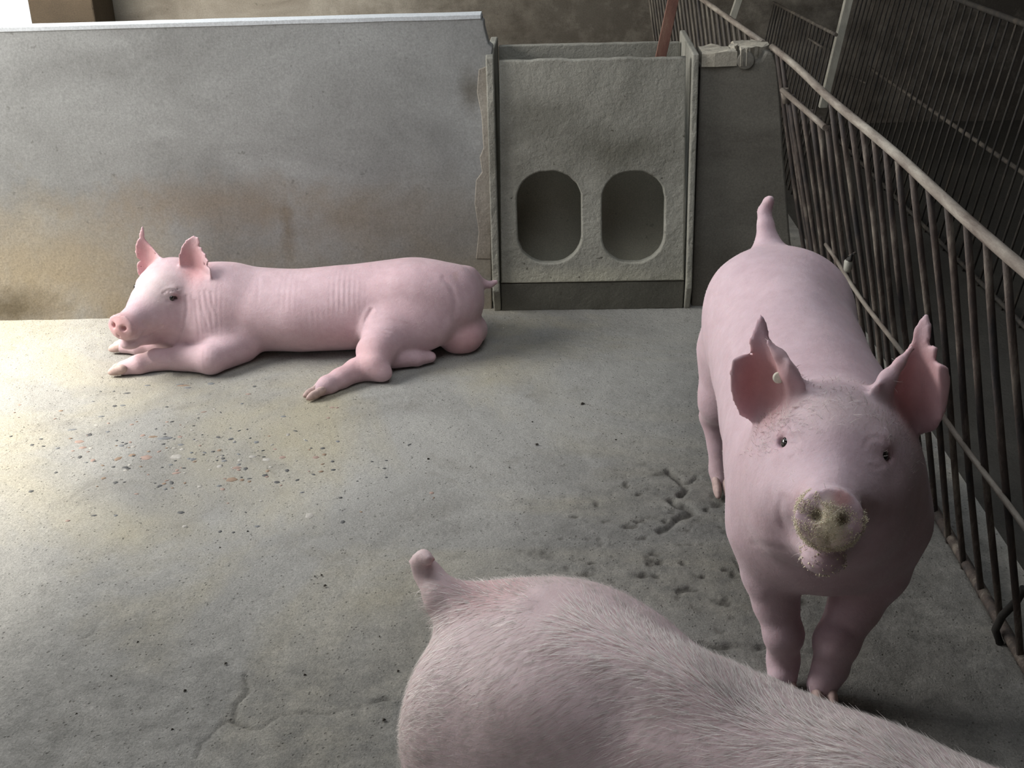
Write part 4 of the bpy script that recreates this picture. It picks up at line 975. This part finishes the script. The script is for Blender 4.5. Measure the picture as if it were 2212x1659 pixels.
while k < 190:
    u, v = rng.normal(0, 1), rng.normal(0, 1); px = 430 + 200 * u; py = 985 + 62 * v + (px - 430) * .06
    if px < 5 or px > 1010 or py < 835 or py > 1260: continue
    w = rng.uniform(5, 11); pebble(px, py, w, w * rng.uniform(.35, .7), rng.normal(0, .4), int(rng.choice([0, 1, 2, 3, 3, 4]))); k += 1
# dark crumbs and droppings lying loose, and spilled feed at the feeder foot
def scatter(name, pts, size, mat, lab, cat, flat=.6):
    V = []; Fc = []; rr = random.Random(11)
    for q, s in pts:
        b = len(V)
        for dx, dy, dz in ((1, 0, .4), (-.6, .8, .3), (-.5, -.9, .35), (.1, 0, 1.3), (.2, .1, 0)):
            V.append((q[0] + dx * s * rr.uniform(.7, 1.2), q[1] + dy * s * rr.uniform(.7, 1.2), q[2] + dz * s * flat))
        for f in ((0, 1, 3), (1, 2, 3), (2, 0, 3), (0, 2, 4), (2, 1, 4), (1, 0, 4)): Fc.append(tuple(b + i for i in f))
    return tag(mesh_np(name, V, Fc, mat, None, False), lab, cat, kind='stuff')
pts = [(PZ(px, py, .0), s * mpp(PZ(px, py, 0)) * .5) for px, py, s in [(1160, 961, 11), (1150, 912, 7), (872, 957, 6), (925, 992, 9), (1016, 1008, 6), (703, 1266, 12), (695, 1243, 9), (680, 1245, 6), (658, 1458, 9), (488, 1434, 12), (400, 1492, 11), (298, 1387, 8), (820, 1375, 7), (830, 1556, 14), (240, 1460, 7), (165, 1542, 8), (372, 1576, 10), (1258, 873, 12), (535, 1148, 7), (475, 1183, 6), (318, 1183, 6), (1100, 1010, 5), (1330, 950, 6), (860, 1450, 10), (1342, 937, 5)]]
for _ in range(150):
    px = rng.uniform(20, 1500); py = rng.uniform(900, 1640); pts.append((PZ(px, py, 0), rng.uniform(1.5, 3.2) * .5 * mpp(PZ(px, py, 0))))
scatter('dirt_crumbs', pts, 1, M_dirt, 'small dark dirt crumbs scattered over the bare concrete floor', 'dirt')
pts = []
for _ in range(1500):
    px = 1240 + rng.normal(0, 110); py = 688 + abs(rng.normal(0, 11)); 
    if px > 1480 or px < 1085: continue
    q = PZ(px, py, 0); pts.append((q, rng.uniform(1.2, 3.0) * mpp(q) * .5))
scatter('spilled_feed', pts, 1, M_feed, 'line of spilled yellow feed along the foot of the feeder', 'feed')
pts = []
for _ in range(900):
    px = rng.uniform(20, 225); py = 704 + abs(rng.normal(0, 30)); q = PZ(px, py, 0); pts.append((q, rng.uniform(1.2, 2.8) * mpp(q) * .5))
scatter('feed_dust', pts, 1, M_feed, 'pale yellow feed dust on the floor before the lying pig, at the wall foot', 'feed')
